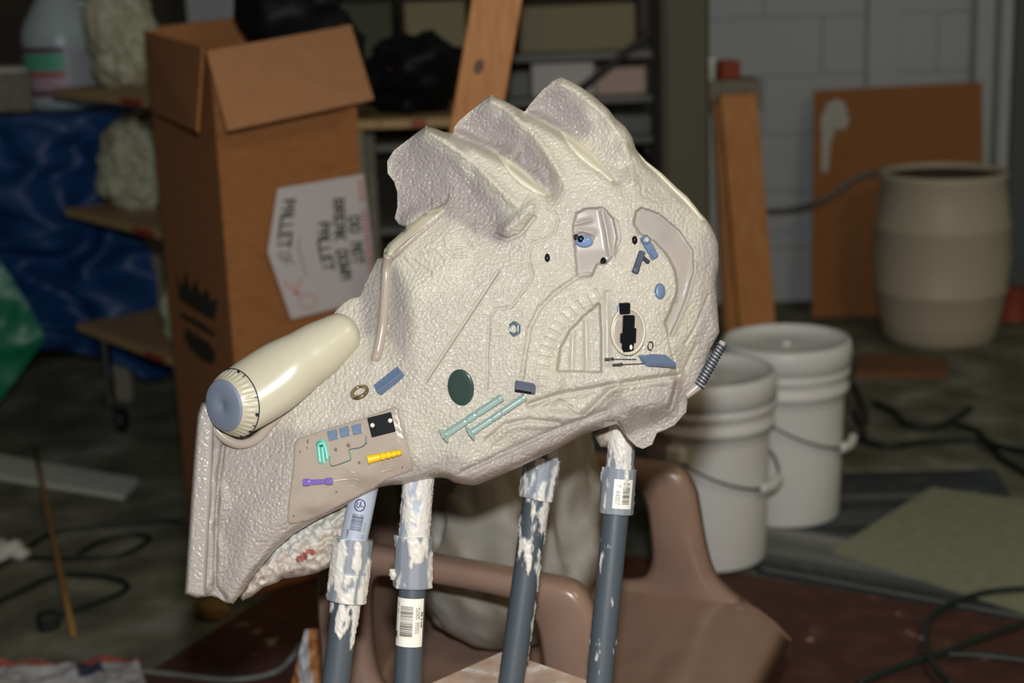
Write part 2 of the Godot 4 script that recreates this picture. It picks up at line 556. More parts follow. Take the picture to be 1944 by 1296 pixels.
func build_model() -> void:
	var outline := pv(OUTLINE)
	hp = at_depth(860, 900, HEAD_DEPTH)
	var root := thing("creature_model", "cream pebbled creature-shaped model with three fins, horn and glued hardware, standing on grey pipe legs", "model", hp)
	var t0 := Time.get_ticks_msec()

	# --- relief from the measured spots
	var pts := PackedVector2Array()
	var hgt := PackedFloat32Array()
	for e in SPOTS:
		pts.append(Vector2(e[0], e[1]))
		hgt.append(e[2])
	var inner := pts.size()
	for e in OUTLINE:
		var p := Vector2(e[0], e[1])
		var best := 1e9
		var h := 0.0
		for k in inner:
			var d := p.distance_squared_to(pts[k])
			if d < best:
				best = d
				h = hgt[k]
		pts.append(p)
		hgt.append(h * 0.6)
	for e in [[300, 100], [1420, 100], [1420, 1200], [300, 1200], [860, 90], [300, 640], [1420, 640], [860, 1210]]:
		pts.append(Vector2(e[0], e[1]))
		hgt.append(0.0)
	hs = blank()
	var tri := Geometry2D.triangulate_delaunay(pts)
	for k in range(0, tri.size(), 3):
		var a := pts[tri[k]]; var b := pts[tri[k + 1]]; var c := pts[tri[k + 2]]
		var area := (b - a).cross(c - a)
		if absf(area) < 0.001: continue
		var ha := hgt[tri[k]]; var hb := hgt[tri[k + 1]]; var hc := hgt[tri[k + 2]]
		var lo := a.min(b).min(c)
		var hi := a.max(b).max(c)
		for j in range(maxi(0, ceili((lo.y - Y0) / STEP)), mini(NY - 1, floori((hi.y - Y0) / STEP)) + 1):
			var y := Y0 + j * STEP
			for i in range(maxi(0, ceili((lo.x - X0) / STEP)), mini(NX - 1, floori((hi.x - X0) / STEP)) + 1):
				var p := Vector2(X0 + i * STEP, y)
				var wb := (p - a).cross(c - a) / area
				var wc := (b - a).cross(p - a) / area
				if wb >= -0.0001 and wc >= -0.0001 and wb + wc <= 1.0001:
					hs[j * NX + i] = ha + (hb - ha) * wb + (hc - ha) * wc
	hs = blurred(blurred(hs, 5), 4)

	# --- carved and raised details
	var recess := blank()
	var eye_socket := pv([[1088, 430], [1094, 405], [1112, 396], [1145, 394], [1164, 415], [1172, 450], [1166, 482], [1150, 500], [1134, 500], [1124, 522], [1096, 524], [1092, 480]])
	var crescent := pv([[1203, 425], [1207, 402], [1217, 394], [1250, 405], [1290, 438], [1315, 475], [1317, 515], [1303, 565], [1285, 610], [1270, 640], [1262, 612], [1272, 590], [1285, 552], [1281, 512], [1265, 482], [1240, 457], [1215, 443]])
	var arch := pv([[1058, 704], [1064, 660], [1083, 626], [1110, 598], [1138, 574], [1142, 640], [1141, 706]])
	fill(recess, eye_socket, -11.0)
	fill(recess, crescent, -13.0)
	fill(recess, arch, -20.0)
	fill(recess, pv([[729, 487], [737, 466], [770, 437], [806, 407], [842, 402], [800, 438], [760, 476], [742, 492]]), 9.0)
	recess = blurred(blurred(recess, 1), 1)
	var hollows := blank()
	fill(hollows, pv([[1022, 776], [1058, 756], [1150, 738], [1128, 764], [1104, 786], [1060, 780]]), -15.0)
	fill(hollows, pv([[1184, 738], [1268, 724], [1262, 748], [1190, 768], [1146, 782]]), -9.0)
	fill(hollows, pv([[930, 842], [975, 812], [1050, 812], [1000, 840], [940, 866]]), -9.0)
	hollows = blurred(blurred(hollows, 4), 3)
	var lines := blank()
	for e in [
		[3.0, -4.5, [[946, 514], [880, 615], [808, 724]]],
		[2.6, -4.5, [[1059, 419], [1054, 439], [1039, 452], [1013, 460], [1003, 483], [1011, 526], [971, 583], [940, 586], [929, 603], [926, 660], [924, 738]]],
		[4.0, -7.0, [[1120, 522], [1093, 527], [1054, 555], [1023, 586], [1005, 624], [998, 667], [990, 719]]],
		[5.0, -6.0, [[1152, 556], [1153, 690]]],
		[5.5, -15.0, [[1005, 768], [1060, 749], [1160, 731], [1284, 713]]],
		[5.0, -11.0, [[925, 835], [960, 806], [1000, 797], [1060, 802]]],
		[5.0, -10.0, [[880, 895], [960, 858], [1060, 812], [1150, 780]]],
		[3.0, -6.0, [[1060, 757], [1090, 776], [1112, 788]]], [2.4, -5.0, [[1090, 449], [1106, 443], [1126, 452]]],
		[3.0, -6.0, [[828, 392], [843, 384], [850, 372]]],
		[2.2, -4.0, [[788, 484], [823, 474], [842, 494]]], [2.2, -4.0, [[781, 492], [818, 519]]], [2.2, -4.0, [[766, 491], [788, 516]]], [2.2, -4.0, [[838, 452], [845, 474], [862, 487], [884, 487]]],
		[2.2, -3.5, [[852, 472], [880, 470]]], [2.2, -3.5, [[878, 445], [897, 470]]], [2.2, -3.5, [[896, 425], [909, 460]]], [2.2, -3.5, [[856, 480], [876, 478]]],
		[2.4, -4.0, [[1040, 395], [1056, 406], [1060, 420]]], [2.6, -4.0, [[1172, 420], [1176, 452], [1166, 488]]],
		[3.0, -5.0, [[1345, 560], [1322, 618], [1302, 652]]], [3.0, -5.0, [[1322, 655], [1300, 700]]],
		[2.5, -5.0, [[1270, 640], [1275, 665], [1287, 712]]],
		[3.0, -6.0, [[1287, 712], [1281, 745], [1272, 776]]],
		[6.0, -11.0, [[862, 257], [900, 273], [945, 293], [1000, 335], [1042, 369]]], [6.0, -11.0, [[998, 217], [1063, 251], [1120, 291], [1170, 345]]],
		[4.0, -9.0, [[942, 446], [962, 455], [990, 444], [1014, 412]]],
		[4.5, -12.0, [[426, 1136], [408, 1112], [410, 1000], [416, 900], [424, 846]]],
	]: stroke(lines, e[2], e[0], e[1])
	for k in 12:   # ribs across the arch
		var t := k / 11.0
		var p := Vector2(1030, 716).bezier_interpolate(Vector2(1034, 640), Vector2(1066, 600), Vector2(1136, 560), t)
		var d := Vector2(1030, 716).bezier_derivative(Vector2(1034, 640), Vector2(1066, 600), Vector2(1136, 560), t).normalized().orthogonal()
		stroke(lines, [[p.x - d.x * 12, p.y - d.y * 12], [p.x + d.x * 12, p.y + d.y * 12]], 2.4, -5.0)
	var ridges := blank()
	for e in [
		[13.0, 20.0, [[1008, 392], [985, 416], [960, 436]]],
		[9.0, 9.0, [[812, 246], [870, 284], [930, 341], [980, 388]]], [9.0, 9.0, [[935, 190], [985, 227], [1030, 277], [1062, 330]]], [9.0, 8.0, [[1068, 160], [1122, 193], [1162, 233], [1188, 280], [1203, 345]]],
		[15.0, 7.0, [[1028, 722], [1036, 660], [1064, 612], [1102, 574], [1140, 558]]],
		[5.5, 9.0, [[1088, 630], [1085, 702]]], [5.5, 9.0, [[1112, 606], [1114, 702]]],
		[5.0, 7.0, [[1143, 400], [1152, 440], [1158, 482]]], [4.0, 6.0, [[1094, 425], [1120, 418]]], [5.0, 4.0, [[1098, 437], [1125, 441]]],
		[3.0, 5.0, [[1206, 445], [1240, 459], [1268, 492], [1284, 532], [1281, 572]]], [6.0, 6.0, [[1320, 500], [1308, 550], [1276, 632]]],
		[7.0, 11.0, [[1110, 788], [1140, 758], [1174, 730]]], [6.0, 7.0, [[1268, 765], [1280, 722]]],
		[7.0, 9.0, [[737, 482], [733, 510], [730, 560], [725, 620], [716, 668], [709, 686]]],
		[4.0, 3.0, [[950, 517], [884, 618], [812, 727]]],
	]: stroke(ridges, e[2], e[0], e[1])
	for k in NX * NY: hs[k] += recess[k] + lines[k] + ridges[k] + hollows[k]

	var panel_poly := pv([[558, 842], [565, 832], [602, 820], [690, 793], [748, 772], [754, 774], [770, 830], [785, 887], [782, 893], [757, 903], [733, 911], [712, 926], [680, 942], [648, 958], [607, 980], [580, 990], [552, 996], [546, 991], [546, 962], [551, 925], [555, 895]])
	# --- where the skin is smooth instead of pebbled, and where it is painted taupe
	var rough := blank()
	rough.fill(1.0)
	for poly in [eye_socket, crescent, panel_poly, pv([[905, 812], [960, 768], [1000, 744], [1004, 750], [985, 768], [930, 806]]), pv([[1143, 550], [1162, 552], [1162, 692], [1143, 694]])]: fill(rough, poly, 0.0)
	var strips := blank()
	stroke(strips, [[737, 482], [733, 510], [730, 560], [725, 620], [716, 668], [709, 686]], 8.0, 1.0)
	stroke(strips, [[1088, 630], [1085, 702]], 6.0, 1.0)
	stroke(strips, [[1112, 606], [1114, 702]], 6.0, 1.0)
	stroke(strips, [[1028, 722], [1036, 660], [1064, 612], [1102, 574], [1140, 558]], 10.0, 0.6)
	stroke(strips, [[946, 514], [880, 615], [808, 724]], 5.0, 0.8)
	stroke(strips, [[1320, 500], [1308, 550], [1276, 632]], 6.0, 0.9)
	stroke(strips, [[390, 1122], [398, 1000], [403, 900], [407, 830]], 5.0, 0.8)
	rough = blurred(rough, 1)
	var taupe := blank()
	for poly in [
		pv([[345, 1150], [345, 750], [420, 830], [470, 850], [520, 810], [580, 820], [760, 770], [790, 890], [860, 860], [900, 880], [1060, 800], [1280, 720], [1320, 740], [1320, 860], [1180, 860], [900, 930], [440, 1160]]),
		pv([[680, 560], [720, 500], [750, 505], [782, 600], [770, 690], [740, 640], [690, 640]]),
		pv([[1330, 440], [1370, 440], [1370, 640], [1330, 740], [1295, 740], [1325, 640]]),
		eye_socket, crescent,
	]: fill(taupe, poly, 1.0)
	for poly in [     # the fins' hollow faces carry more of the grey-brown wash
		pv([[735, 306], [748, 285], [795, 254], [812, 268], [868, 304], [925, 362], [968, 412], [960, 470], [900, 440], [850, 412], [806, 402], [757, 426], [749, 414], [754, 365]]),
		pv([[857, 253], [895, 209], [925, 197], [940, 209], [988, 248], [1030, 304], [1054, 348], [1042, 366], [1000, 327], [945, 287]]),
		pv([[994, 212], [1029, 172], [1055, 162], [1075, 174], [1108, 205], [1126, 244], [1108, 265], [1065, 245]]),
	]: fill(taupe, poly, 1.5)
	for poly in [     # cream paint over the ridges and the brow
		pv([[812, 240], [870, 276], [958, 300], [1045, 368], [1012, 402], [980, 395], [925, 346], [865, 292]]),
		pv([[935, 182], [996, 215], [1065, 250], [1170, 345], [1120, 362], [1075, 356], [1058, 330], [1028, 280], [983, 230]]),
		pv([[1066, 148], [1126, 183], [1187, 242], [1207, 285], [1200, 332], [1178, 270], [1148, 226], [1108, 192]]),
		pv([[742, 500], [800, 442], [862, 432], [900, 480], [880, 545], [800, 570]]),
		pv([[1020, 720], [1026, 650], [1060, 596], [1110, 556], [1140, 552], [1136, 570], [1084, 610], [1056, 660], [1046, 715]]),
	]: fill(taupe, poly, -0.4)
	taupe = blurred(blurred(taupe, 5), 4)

	# --- distance from the outline, on a coarse grid
	var cw := NX / 5 + 2
	var ch := NY / 5 + 2
	var far := PackedFloat32Array()
	for j in ch:
		for i in cw:
			var p := Vector2(X0 + i * STEP * 5, Y0 + j * STEP * 5)
			far.append(edge_distance(p, outline) * (1.0 if Geometry2D.is_point_in_polygon(p, outline) else -1.0))

	var pebble := FastNoiseLite.new()
	pebble.seed = 4
	pebble.noise_type = FastNoiseLite.TYPE_CELLULAR
	pebble.cellular_return_type = FastNoiseLite.RETURN_DISTANCE
	pebble.cellular_jitter = 0.95
	pebble.frequency = 1.0 / 5.9
	pebble.fractal_type = FastNoiseLite.FRACTAL_NONE
	var patchy := FastNoiseLite.new()
	patchy.seed = 9
	patchy.frequency = 0.012

	var inside := blank()
	fill(inside, outline, 1.0)
	var index := PackedInt32Array()
	index.resize(NX * NY)
	index.fill(-1)
	var v := PackedVector3Array()
	var col := PackedColorArray()
	var idx := PackedInt32Array()
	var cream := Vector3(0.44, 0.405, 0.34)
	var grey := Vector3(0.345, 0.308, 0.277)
	for j in NY - 1:
		for i in NX - 1:
			var k := j * NX + i
			if inside[k] + inside[k + 1] + inside[k + NX] + inside[k + NX + 1] < 0.5: continue
			for q in [k, k + 1, k + NX, k + NX + 1]:
				if index[q] >= 0: continue
				index[q] = v.size()
				var qi: int = q % NX
				var qj: int = q / NX
				var x := X0 + qi * STEP
				var y := Y0 + qj * STEP
				var h := 0.0
				if inside[q] < 0.5:
					var e := nearest_on(Vector2(x, y), outline)
					x = e.x
					y = e.y
				else:
					var fx := qi / 5.0
					var fy := qj / 5.0
					var ci := int(fx)
					var cj := int(fy)
					var o := cj * cw + ci
					var d := lerpf(lerpf(far[o], far[o + 1], fx - ci), lerpf(far[o + cw], far[o + cw + 1], fx - ci), fy - cj)
					var t := clampf(d / 15.0, 0.0, 1.0)
					var c := pebble.get_noise_2d(x, y) + 1.0
					var amp := rough[q] * (1.0 - minf(strips[q], 1.0)) * (0.8 + 0.5 * patchy.get_noise_2d(x * 2.0, y * 2.0))
					h = hs[q] * sqrt(1.0 - (1.0 - t) * (1.0 - t)) + 3.4 * amp * clampf(1.0 - c * c * 1.5, 0.0, 1.0)
				v.append(place(x, y, h))
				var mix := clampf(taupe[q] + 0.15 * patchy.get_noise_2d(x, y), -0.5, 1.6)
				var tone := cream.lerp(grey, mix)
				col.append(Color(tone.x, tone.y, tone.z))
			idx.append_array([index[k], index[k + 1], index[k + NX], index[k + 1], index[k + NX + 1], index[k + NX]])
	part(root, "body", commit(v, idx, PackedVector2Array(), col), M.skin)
	print("relief ", v.size(), " spots, ", Time.get_ticks_msec() - t0, " ms")
	part(root, "far_side", patch(outline, 16.0, func(_x: float, _y: float, d: float) -> float: return -230.0 * sqrt(1.0 - pow(1.0 - clampf(d / 130.0, 0, 1), 2.0))), M.cream_paint)

	# --- smooth inserts
	for lens in [[[941, 290], [955, 295], [971, 306], [985, 314], [997, 323], [1008, 334], [1020, 348], [1042, 366], [1036, 373], [1012, 366], [988, 351], [967, 330], [952, 307]], [[1062, 246], [1074, 251], [1086, 259], [1109, 276], [1130, 294], [1151, 318], [1169, 343], [1160, 345], [1140, 328], [1117, 314], [1093, 293], [1075, 269]]]:
		part(root, "lens_insert", patch(pv(lens), 3.0, func(x: float, y: float, d: float) -> float: return sample(hs, x, y) + 3.0 + 9.0 * sqrt(1.0 - pow(1.0 - clampf(d / 12.0, 0, 1), 2.0)), 5.0), M.pale_gloss).set_meta("label", "glossy cream almond-shaped insert between fins")
	part(root, "spine_blade", patch(pv([[1212, 290], [1226, 305], [1256, 328], [1285, 356], [1305, 373], [1322, 394], [1341, 420], [1330, 420], [1300, 388], [1270, 358], [1240, 326], [1222, 308]]), 3.0, func(x: float, y: float, d: float) -> float: return 16.0 + 8.0 * sqrt(1.0 - pow(1.0 - clampf(d / 8.0, 0, 1), 2.0)) + (y - 290) * 0.06, 20.0), M.cream_gloss)
	var rail := part(root, "stepped_rail", patch(pv([[727, 490], [729, 474], [738, 462], [762, 441], [768, 441], [772, 430], [800, 409], [806, 409], [810, 402], [836, 393], [846, 398], [826, 420], [800, 440], [770, 466], [746, 490], [738, 486]]), 3.0, func(x: float, y: float, d: float) -> float: return maxf(sample(hs, x, y), 40.0) + 4.0 + 3.0 * clampf(d / 3.0, 0, 1), 26.0), M.cream_paint)
	rail.set_meta("label", "smooth cream rail with stepped notches")
	part(rail, "rail_side", patch(pv([[741, 484], [770, 458], [800, 434], [832, 408], [840, 410], [804, 442], [772, 470], [746, 494]]), 3.0, func(x: float, y: float, d: float) -> float: return maxf(sample(hs, x, y), 40.0) + 7.6 + clampf(d / 2.0, 0, 1), 12.0), M.taupe_paint)
	var bar := []
	for e in [[738, 484], [734, 510], [731, 560], [726, 620], [717, 668], [710, 686]]: bar.append(place(e[0], e[1], sample(hs, e[0], e[1]) - 2.0))
	part(root, "smooth_bar", tube(bar, func(t: float) -> float: return (9.5 if t < 0.9 else 9.5 - 60.0 * (t - 0.9)) * S, 18, 50), M.taupe_gloss).set_meta("label", "smooth taupe bar running down from the rail")
	part(root, "front_plate", patch(pv([[350, 1127], [355, 1050], [361, 960], [368, 860], [374, 790], [381, 768], [392, 762], [402, 772], [408, 800], [406, 850], [403, 920], [398, 1000], [394, 1070], [391, 1133], [372, 1135]]), 2.4, func(x: float, y: float, d: float) -> float:
		var c := pebble.get_noise_2d(x, y) + 1.0
		return 34.0 + 22.0 * sqrt(1.0 - pow(1.0 - clampf(d / 10.0, 0, 1), 2.0)) + 2.1 * clampf(1.0 - c * c * 1.5, 0, 1) * clampf(d / 4.0, 0, 1) * (0.25 if x > 386 + (1130 - y) * 0.03 else 1.0), 50.0, func(_x: float, _y: float) -> Color: return Color(grey.x, grey.y, grey.z)), M.skin).set_meta("label", "upright taupe plate at the front end")
	var lip := []
	for e in [[404, 792], [412, 815], [432, 834], [458, 842], [488, 832], [512, 806], [534, 786]]: lip.append(place(e[0], e[1], 34.0))
	part(root, "collar_lip", tube(lip, 10.0 * S, 14, 40), M.taupe_gloss)
	var panel := part(root, "control_panel", patch(panel_poly, 5.0, func(x: float, y: float, d: float) -> float: return sample(hs, x, y) * (1.0 - 0.0) + 1.5 + 2.0 * clampf(d / 4.0, 0, 1) - 1.4 * exp(-pow((d - 8.0) / 2.0, 2.0)), 6.0), M.taupe_gloss)
	panel.set_meta("label", "smooth taupe panel with small glued electronics")

	# --- the horn
	var spine := [Vector3(672, 618, 22), Vector3(657, 628, 26), Vector3(623, 652, 32), Vector3(579, 681, 42), Vector3(520, 720, 56), Vector3(447, 765, 74)]
	var wide := [20.0, 40.0, 50.0, 57.0, 63.0, 65.0]
	var nose := Vector3(-0.73, 0.16, 0.66)     # where the capped end points
	var girth := func(t: float) -> float:
		var g := t * 5.0
		var i := mini(int(g), 4)
		var r0 := cubic_interpolate(wide[i], wide[i + 1], wide[maxi(i - 1, 0)], wide[mini(i + 2, 5)], g - i)
		return r0 + 0.8 * sin(t * 17.0) + 3.0 * sin(clampf((t - 0.6) / 0.4, 0, 1) * PI)
	var horn_ring := func(t: float, u: float, r: float, push: float) -> Vector3:
		var c := along(spine, t)
		var d := (along(spine, t + 0.02) - along(spine, t - 0.02)).normalized().lerp(nose, smoothstep(0.45, 1.0, t)).normalized()
		var s := d.cross(Vector3(0, 0, 1)).normalized()
		var w := d.cross(s)
		var q := c + d * push + (s * cos(u * TAU) + w * sin(u * TAU)) * r
		return place(q.x, q.y, q.z)
	part(root, "horn", sheet(64, 50, func(u: float, t: float) -> Vector3: return horn_ring.call(t, u, girth.call(t), 0.0)), M.cream_gloss).set_meta("label", "smooth glossy cream horn")
	var collar := part(root, "horn_collar", sheet(192, 6, func(u: float, t: float) -> Vector3:
		var rib := absf(sin(u * TAU * 17.0))
		return horn_ring.call(1.0, u, lerpf(65.5, 50.0, t * t * 0.4 + t * 0.6) - 2.6 * (1.0 - rib) * sin(minf(t * 1.15, 1.0) * PI), 28.0 * t)), M.cream_paint)
	collar.set_meta("label", "cream fluted collar with dark rim marks")
	part(collar, "rim_line", sheet(96, 4, func(u: float, t: float) -> Vector3:
		return horn_ring.call(1.0, u, 66.4 + 1.2 * sin(t * PI), -1.6 + 3.0 * t)), M.ink)
	for k in 16:
		var u0 := (k + 0.3 * sin(k * 5.0)) / 16.0
		if k % 5 == 1: continue
		part(collar, "ink_tick", sheet(4, 2, func(u: float, t: float) -> Vector3: return horn_ring.call(1.0, u0 + (u - 0.5) * (0.012 + 0.006 * sin(k * 3.0)), lerpf(66.5, 62.6, t), 1.0 + 5.0 * t)), M.ink)
	var cap := part(root, "horn_cap", sheet(64, 7, func(u: float, t: float) -> Vector3:
		var prof := [Vector2(49, 24), Vector2(50, 29), Vector2(49, 32), Vector2(46, 33.5), Vector2(30, 34.5), Vector2(9, 35), Vector2(6, 33), Vector2(0.1, 33)]
		var p: Vector2 = prof[roundi(t * 7)]
		return horn_ring.call(1.0, u, p.x, p.y)), M.grey_blue)
	cap.set_meta("label", "matte blue-grey round cap")

	# --- glued hardware
	var w1 := part(root, "washer", ring(18, 18, 0.62, 2.4), M.brass, skin(686, 744, 20, 11.0) * Transform3D(Basis.from_euler(Vector3(-0.75, 0.1, 0)), Vector3.ZERO))
	w1.set_meta("label", "small brassy washer")
	var strip_xf := skin(741, 724, 38, 3.0) * Transform3D(Basis.from_euler(Vector3(-0.5, 0, 0)), Vector3.ZERO)
	var connector := part(root, "connector_block", box(Vector3(58, 21, 14) * S, 0.7 * S), M.slate_blue, strip_xf.translated_local(Vector3(0, 0, 2.0 * S)))
	for k in 5:
		part(connector, "stud", box(Vector3(6, 5, 3) * S, 0.6 * S), M.slate_blue, move(Vector3(-20 + k * 10, 5, 7.5) * S))
	part(connector, "socket", box(Vector3(2, 9, 7) * S, 0.4 * S), M.cobalt, move(Vector3(-29, 0, 0) * S))
	for e in [[633, 826], [655.5, 819.5], [679, 814.5]]:
		var sq := part(panel, "square_tile", box(Vector3(17, 18, 6) * S, 0.6 * S), M.slate_blue, skin(e[0], e[1], 14, 5.0))
		for q in [[-4, 3], [4, -3], [3, 4]]:
			sq.mesh = joined([[sq.mesh, Transform3D.IDENTITY], [box(Vector3(4, 4, 2) * S, 0.5 * S), move(Vector3(q[0], q[1], 3.4) * S)]])
	var plate := part(panel, "black_plate", box(Vector3(46, 37, 5) * S, 1.2 * S), M.black_gloss, skin(725, 806, 14, 4.0))
	plate.mesh = joined([[plate.mesh, Transform3D.IDENTITY], [box(Vector3(14, 6, 1.2) * S, 0.4 * S), move(Vector3(4, -10, 2.8) * S)]])
	for e in [[708.5, 807], [742, 798]]: part(panel, "plate_screw", disc(4.2, 4.2, 1.6, 0.4, 20), M.white_paint, skin(e[0], e[1], 0, 6.6))
	var clip := [place(608, 878, sample(hs, 608, 878) + 6), place(605, 850, sample(hs, 605, 850) + 7), place(607, 842, sample(hs, 607, 842) + 8), place(614, 842, sample(hs, 614, 842) + 8), place(618, 850, sample(hs, 618, 850) + 7), place(622, 872, sample(hs, 622, 872) + 6)]
	part(panel, "cable_clip", joined([[tube(clip, 3.2 * S, 10, 40), Transform3D.IDENTITY], [tube([place(612, 848, sample(hs, 612, 848) + 6), place(615, 880, sample(hs, 615, 880) + 5)], func(t: float) -> float: return (3.4 - t * 0.8) * S, 10, 8), Transform3D.IDENTITY], [disc(9.5, 9, 7, 0.6, 24), skin(611, 843, 0, 3)]]), M.mint)
	var wire := []
	for e in [[695, 827], [694, 841], [685, 849], [664, 853], [664, 860], [666, 871], [660, 875], [634, 884], [627, 880], [626, 866]]: wire.append(place(e[0], e[1], sample(hs, e[0], e[1]) + 4.0))
	part(panel, "thin_wire", tube(wire, 1.1 * S, 8, 60), M.wire_green)
	for e in [[639, 853, 4.5], [663, 845, 5], [683, 878, 3.4], [637, 931, 3], [697, 841, 2]]: part(panel, "button_bump", disc(e[2], e[2], 3.6, 0.9, 20), M.taupe_gloss, skin(e[0], e[1], 0, 2.5))
	part(panel, "screw_anchor", rod(699, 872, 762, 858, 9.0, func(t: float) -> float: return (9.5 if t < 0.05 else 8.2 - 3.6 * t + (0.9 * sin(t * 46.0) if t > 0.35 else 0.0)) * S, 18, 60), M.yellow)
	part(panel, "butt_connector", rod(576, 915.5, 631, 913, 8.0, func(t: float) -> float: return (6.9 if t < 0.28 or t > 0.72 else 4.9) * S, 18, 50), M.purple)
	var groove := []
	for e in [[632, 913], [660, 909], [680, 910], [682, 917], [672, 922], [655, 921]]: groove.append(place(e[0], e[1], sample(hs, e[0], e[1]) + 3.0))
	part(panel, "raised_track", tube(groove, 1.3 * S, 8, 40), M.taupe_gloss)
	var groove_b := []
	for e in [[618, 888], [655, 890], [670, 896], [725, 894], [760, 886], [768, 872]]: groove_b.append(place(e[0], e[1], sample(hs, e[0], e[1]) + 3.0))
	part(panel, "raised_track", tube(groove_b, 1.1 * S, 8, 40), M.taupe_gloss)
	for e in [[585, 838], [584, 850], [570, 857], [764, 885], [557, 977]]: part(panel, "ink_mark", box(Vector3(2.2, 7.5 if e[0] == 585 else 2.6, 0.8) * S, 0.2 * S), M.dark_red, skin(e[0], e[1], 4, 3.5))
	var green_disc := part(root, "dark_disc", disc(25, 33.5, 3.5, 0.06, 48), M.green_metal, facing(875, 735, sample(hs, 875, 735) + 9, 4) * Transform3D(Basis.from_euler(Vector3(0.12, -0.3, 0)), Vector3.ZERO))
	green_disc.set_meta("label", "dark green mirror-smooth metal disc")
	for e in [[842, 827, 953, 754, 7.2], [892, 823, 997, 753, 6.4]]:
		var r0: float = e[4]
		var pin := part(root, "flared_pin", rod(e[0], e[1], e[2], e[3], 8.5, func(t: float) -> float:
			var r := r0
			if t < 0.08: r = lerpf(15.5, 8.2, t / 0.08)
			elif absf(t - 0.42) < 0.012 or absf(t - 0.55) < 0.012: r = r0 - 1.2
			elif t > 0.9: r = r0 + 0.5
			return r * S, 22, 90), M.zinc)
		pin.set_meta("label", "zinc-plated pin with flared end")
	part(root, "glue_smear", patch(pv([[905, 812], [960, 768], [1000, 744], [1004, 750], [985, 768], [930, 806]]), 4.0, func(x: float, y: float, d: float) -> float: return sample(hs, x, y) + 1.0 + 1.6 * clampf(d / 6.0, 0, 1), 4.0), M.cream_gloss)
	var chip := part(root, "grey_chip", box(Vector3(38, 20, 9) * S, 0.8 * S), M.slate, facing(997, 735, sample(hs, 997, 735) + 8, -10) * Transform3D(Basis.from_euler(Vector3(-0.7, 0.15, 0.0)), Vector3.ZERO))
	part(chip, "chip_face", box(Vector3(30, 1.6, 5) * S, 0.3 * S), M.black_gloss, move(Vector3(-3, -10.2, -0.5) * S))
	part(chip, "chip_step", box(Vector3(34, 4, 3) * S, 0.5 * S), M.slate, move(Vector3(0, 6, 5) * S))
	var hexagon := PackedVector2Array()
	for k in 6: hexagon.append(Vector2(cos(k * TAU / 6 + 0.5), sin(k * TAU / 6 + 0.5)))
	part(root, "hex_nut", sheet(48, 5, func(u: float, v2: float) -> Vector3:
		var a := u * TAU
		var hexr := 14.5 * cos(PI / 6) / cos(fposmod(a - 0.5, PI / 3) - PI / 6)
		var prof := [Vector2(0.56, -2), Vector2(0.56, 4), Vector2(0.64, 5), Vector2(0.9, 5), Vector2(1.0, 3.6), Vector2(1.0, -2)]
		var p: Vector2 = prof[roundi(v2 * 5)]
		var r := p.x * (hexr if p.x > 0.8 else 14.0)
		return Vector3(cos(a) * r, sin(a) * r, p.y) * S), M.zinc_blue, facing(977, 624, sample(hs, 977, 624) + 3) * Transform3D(Basis.from_euler(Vector3(0, -0.7, 0)), Vector3.ZERO)).set_meta("label", "blue-grey hex nut")
	for e in [[1039, 489.5], [1146, 497], [1204, 456]]:
		part(root, "black_stud", sheet(12, 4, func(u: float, v2: float) -> Vector3:
			var prof := [Vector2(6.0, -2), Vector2(6.0, 2), Vector2(5.0, 5), Vector2(3, 6.5), Vector2(0.05, 6.6)]
			var p: Vector2 = prof[roundi(v2 * 4)]
			return Vector3(cos(u * TAU) * p.x * 0.85, sin(u * TAU) * p.x * 1.35, p.y) * S), M.black_gloss, skin(e[0], e[1], 0, 1))
	var ball := part(root, "bead_eye", sheet(28, 16, func(u: float, v2: float) -> Vector3:
		var b := (v2 - 0.5) * PI
		return Vector3(cos(u * TAU) * cos(b) * 17 * (1.0 + 0.12 * cos(u * TAU)), sin(u * TAU) * cos(b) * 12, sin(b) * 10) * S), M.eye_blue, facing(1107, 457.5, sample(hs, 1107, 457) + 3, -8))
	ball.set_meta("label", "blue-grey bead eye with black pupil")
	part(ball, "pupil", disc(6, 6.5, 2.5, 0.7, 20), M.black_gloss, move(Vector3(-5, 2.5, 8.0) * S))
	part(ball, "corner_mark", disc(4, 5.5, 2, 0.7, 16), M.black_gloss, move(Vector3(-14, 5, 4.0) * S))
	var bracket := part(root, "bracket_arm", box(Vector3(47, 16, 6) * S, 2.0 * S), M.slate_blue, skin(1231, 470, -62, 4.0))
	part(bracket, "bracket_knuckle", disc(8.5, 8.5, 4, 0.3, 20), M.slate_blue, move(Vector3(-15, 0, 3) * S))
	part(bracket, "bracket_hole", disc(4.2, 4.2, 1, 0.3, 16), M.cream_paint, move(Vector3(-15, 0, 7) * S))
	part(bracket, "bracket_rib", box(Vector3(16, 10, 4) * S, 1.0 * S), M.slate_blue, move(Vector3(14, 0, 4) * S))
	var lever := part(root, "bracket_lever", box(Vector3(44, 12, 7) * S, 2.0 * S), M.slate_dark, skin(1211, 498, 69, 4.0))
	part(lever, "lever_knuckle", disc(8, 6, 4, 0.4, 18), M.slate_dark, move(Vector3(-14, 0, 3) * S))
	part(root, "bracket_tooth", box(Vector3(16, 8, 6) * S, 1.0 * S), M.ink, skin(1225, 494, -40, 2.0))
	part(root, "oval_button", disc(10.2, 15, 5, 0.5, 28), M.slate_blue, skin(1252, 553, 0, 1.0)).set_meta("label", "blue-grey oval button")
	var port := part(root, "port_ring", ring(33, 45, 0.83, 6.0, 56), M.cream_paint, facing(1192, 628, 104) * Transform3D(Basis.from_euler(Vector3(0, 0.12, 0)), Vector3.ZERO))
	part(port, "port_floor", disc(28, 38, 1.0, 0.1, 40), M.taupe_gloss)
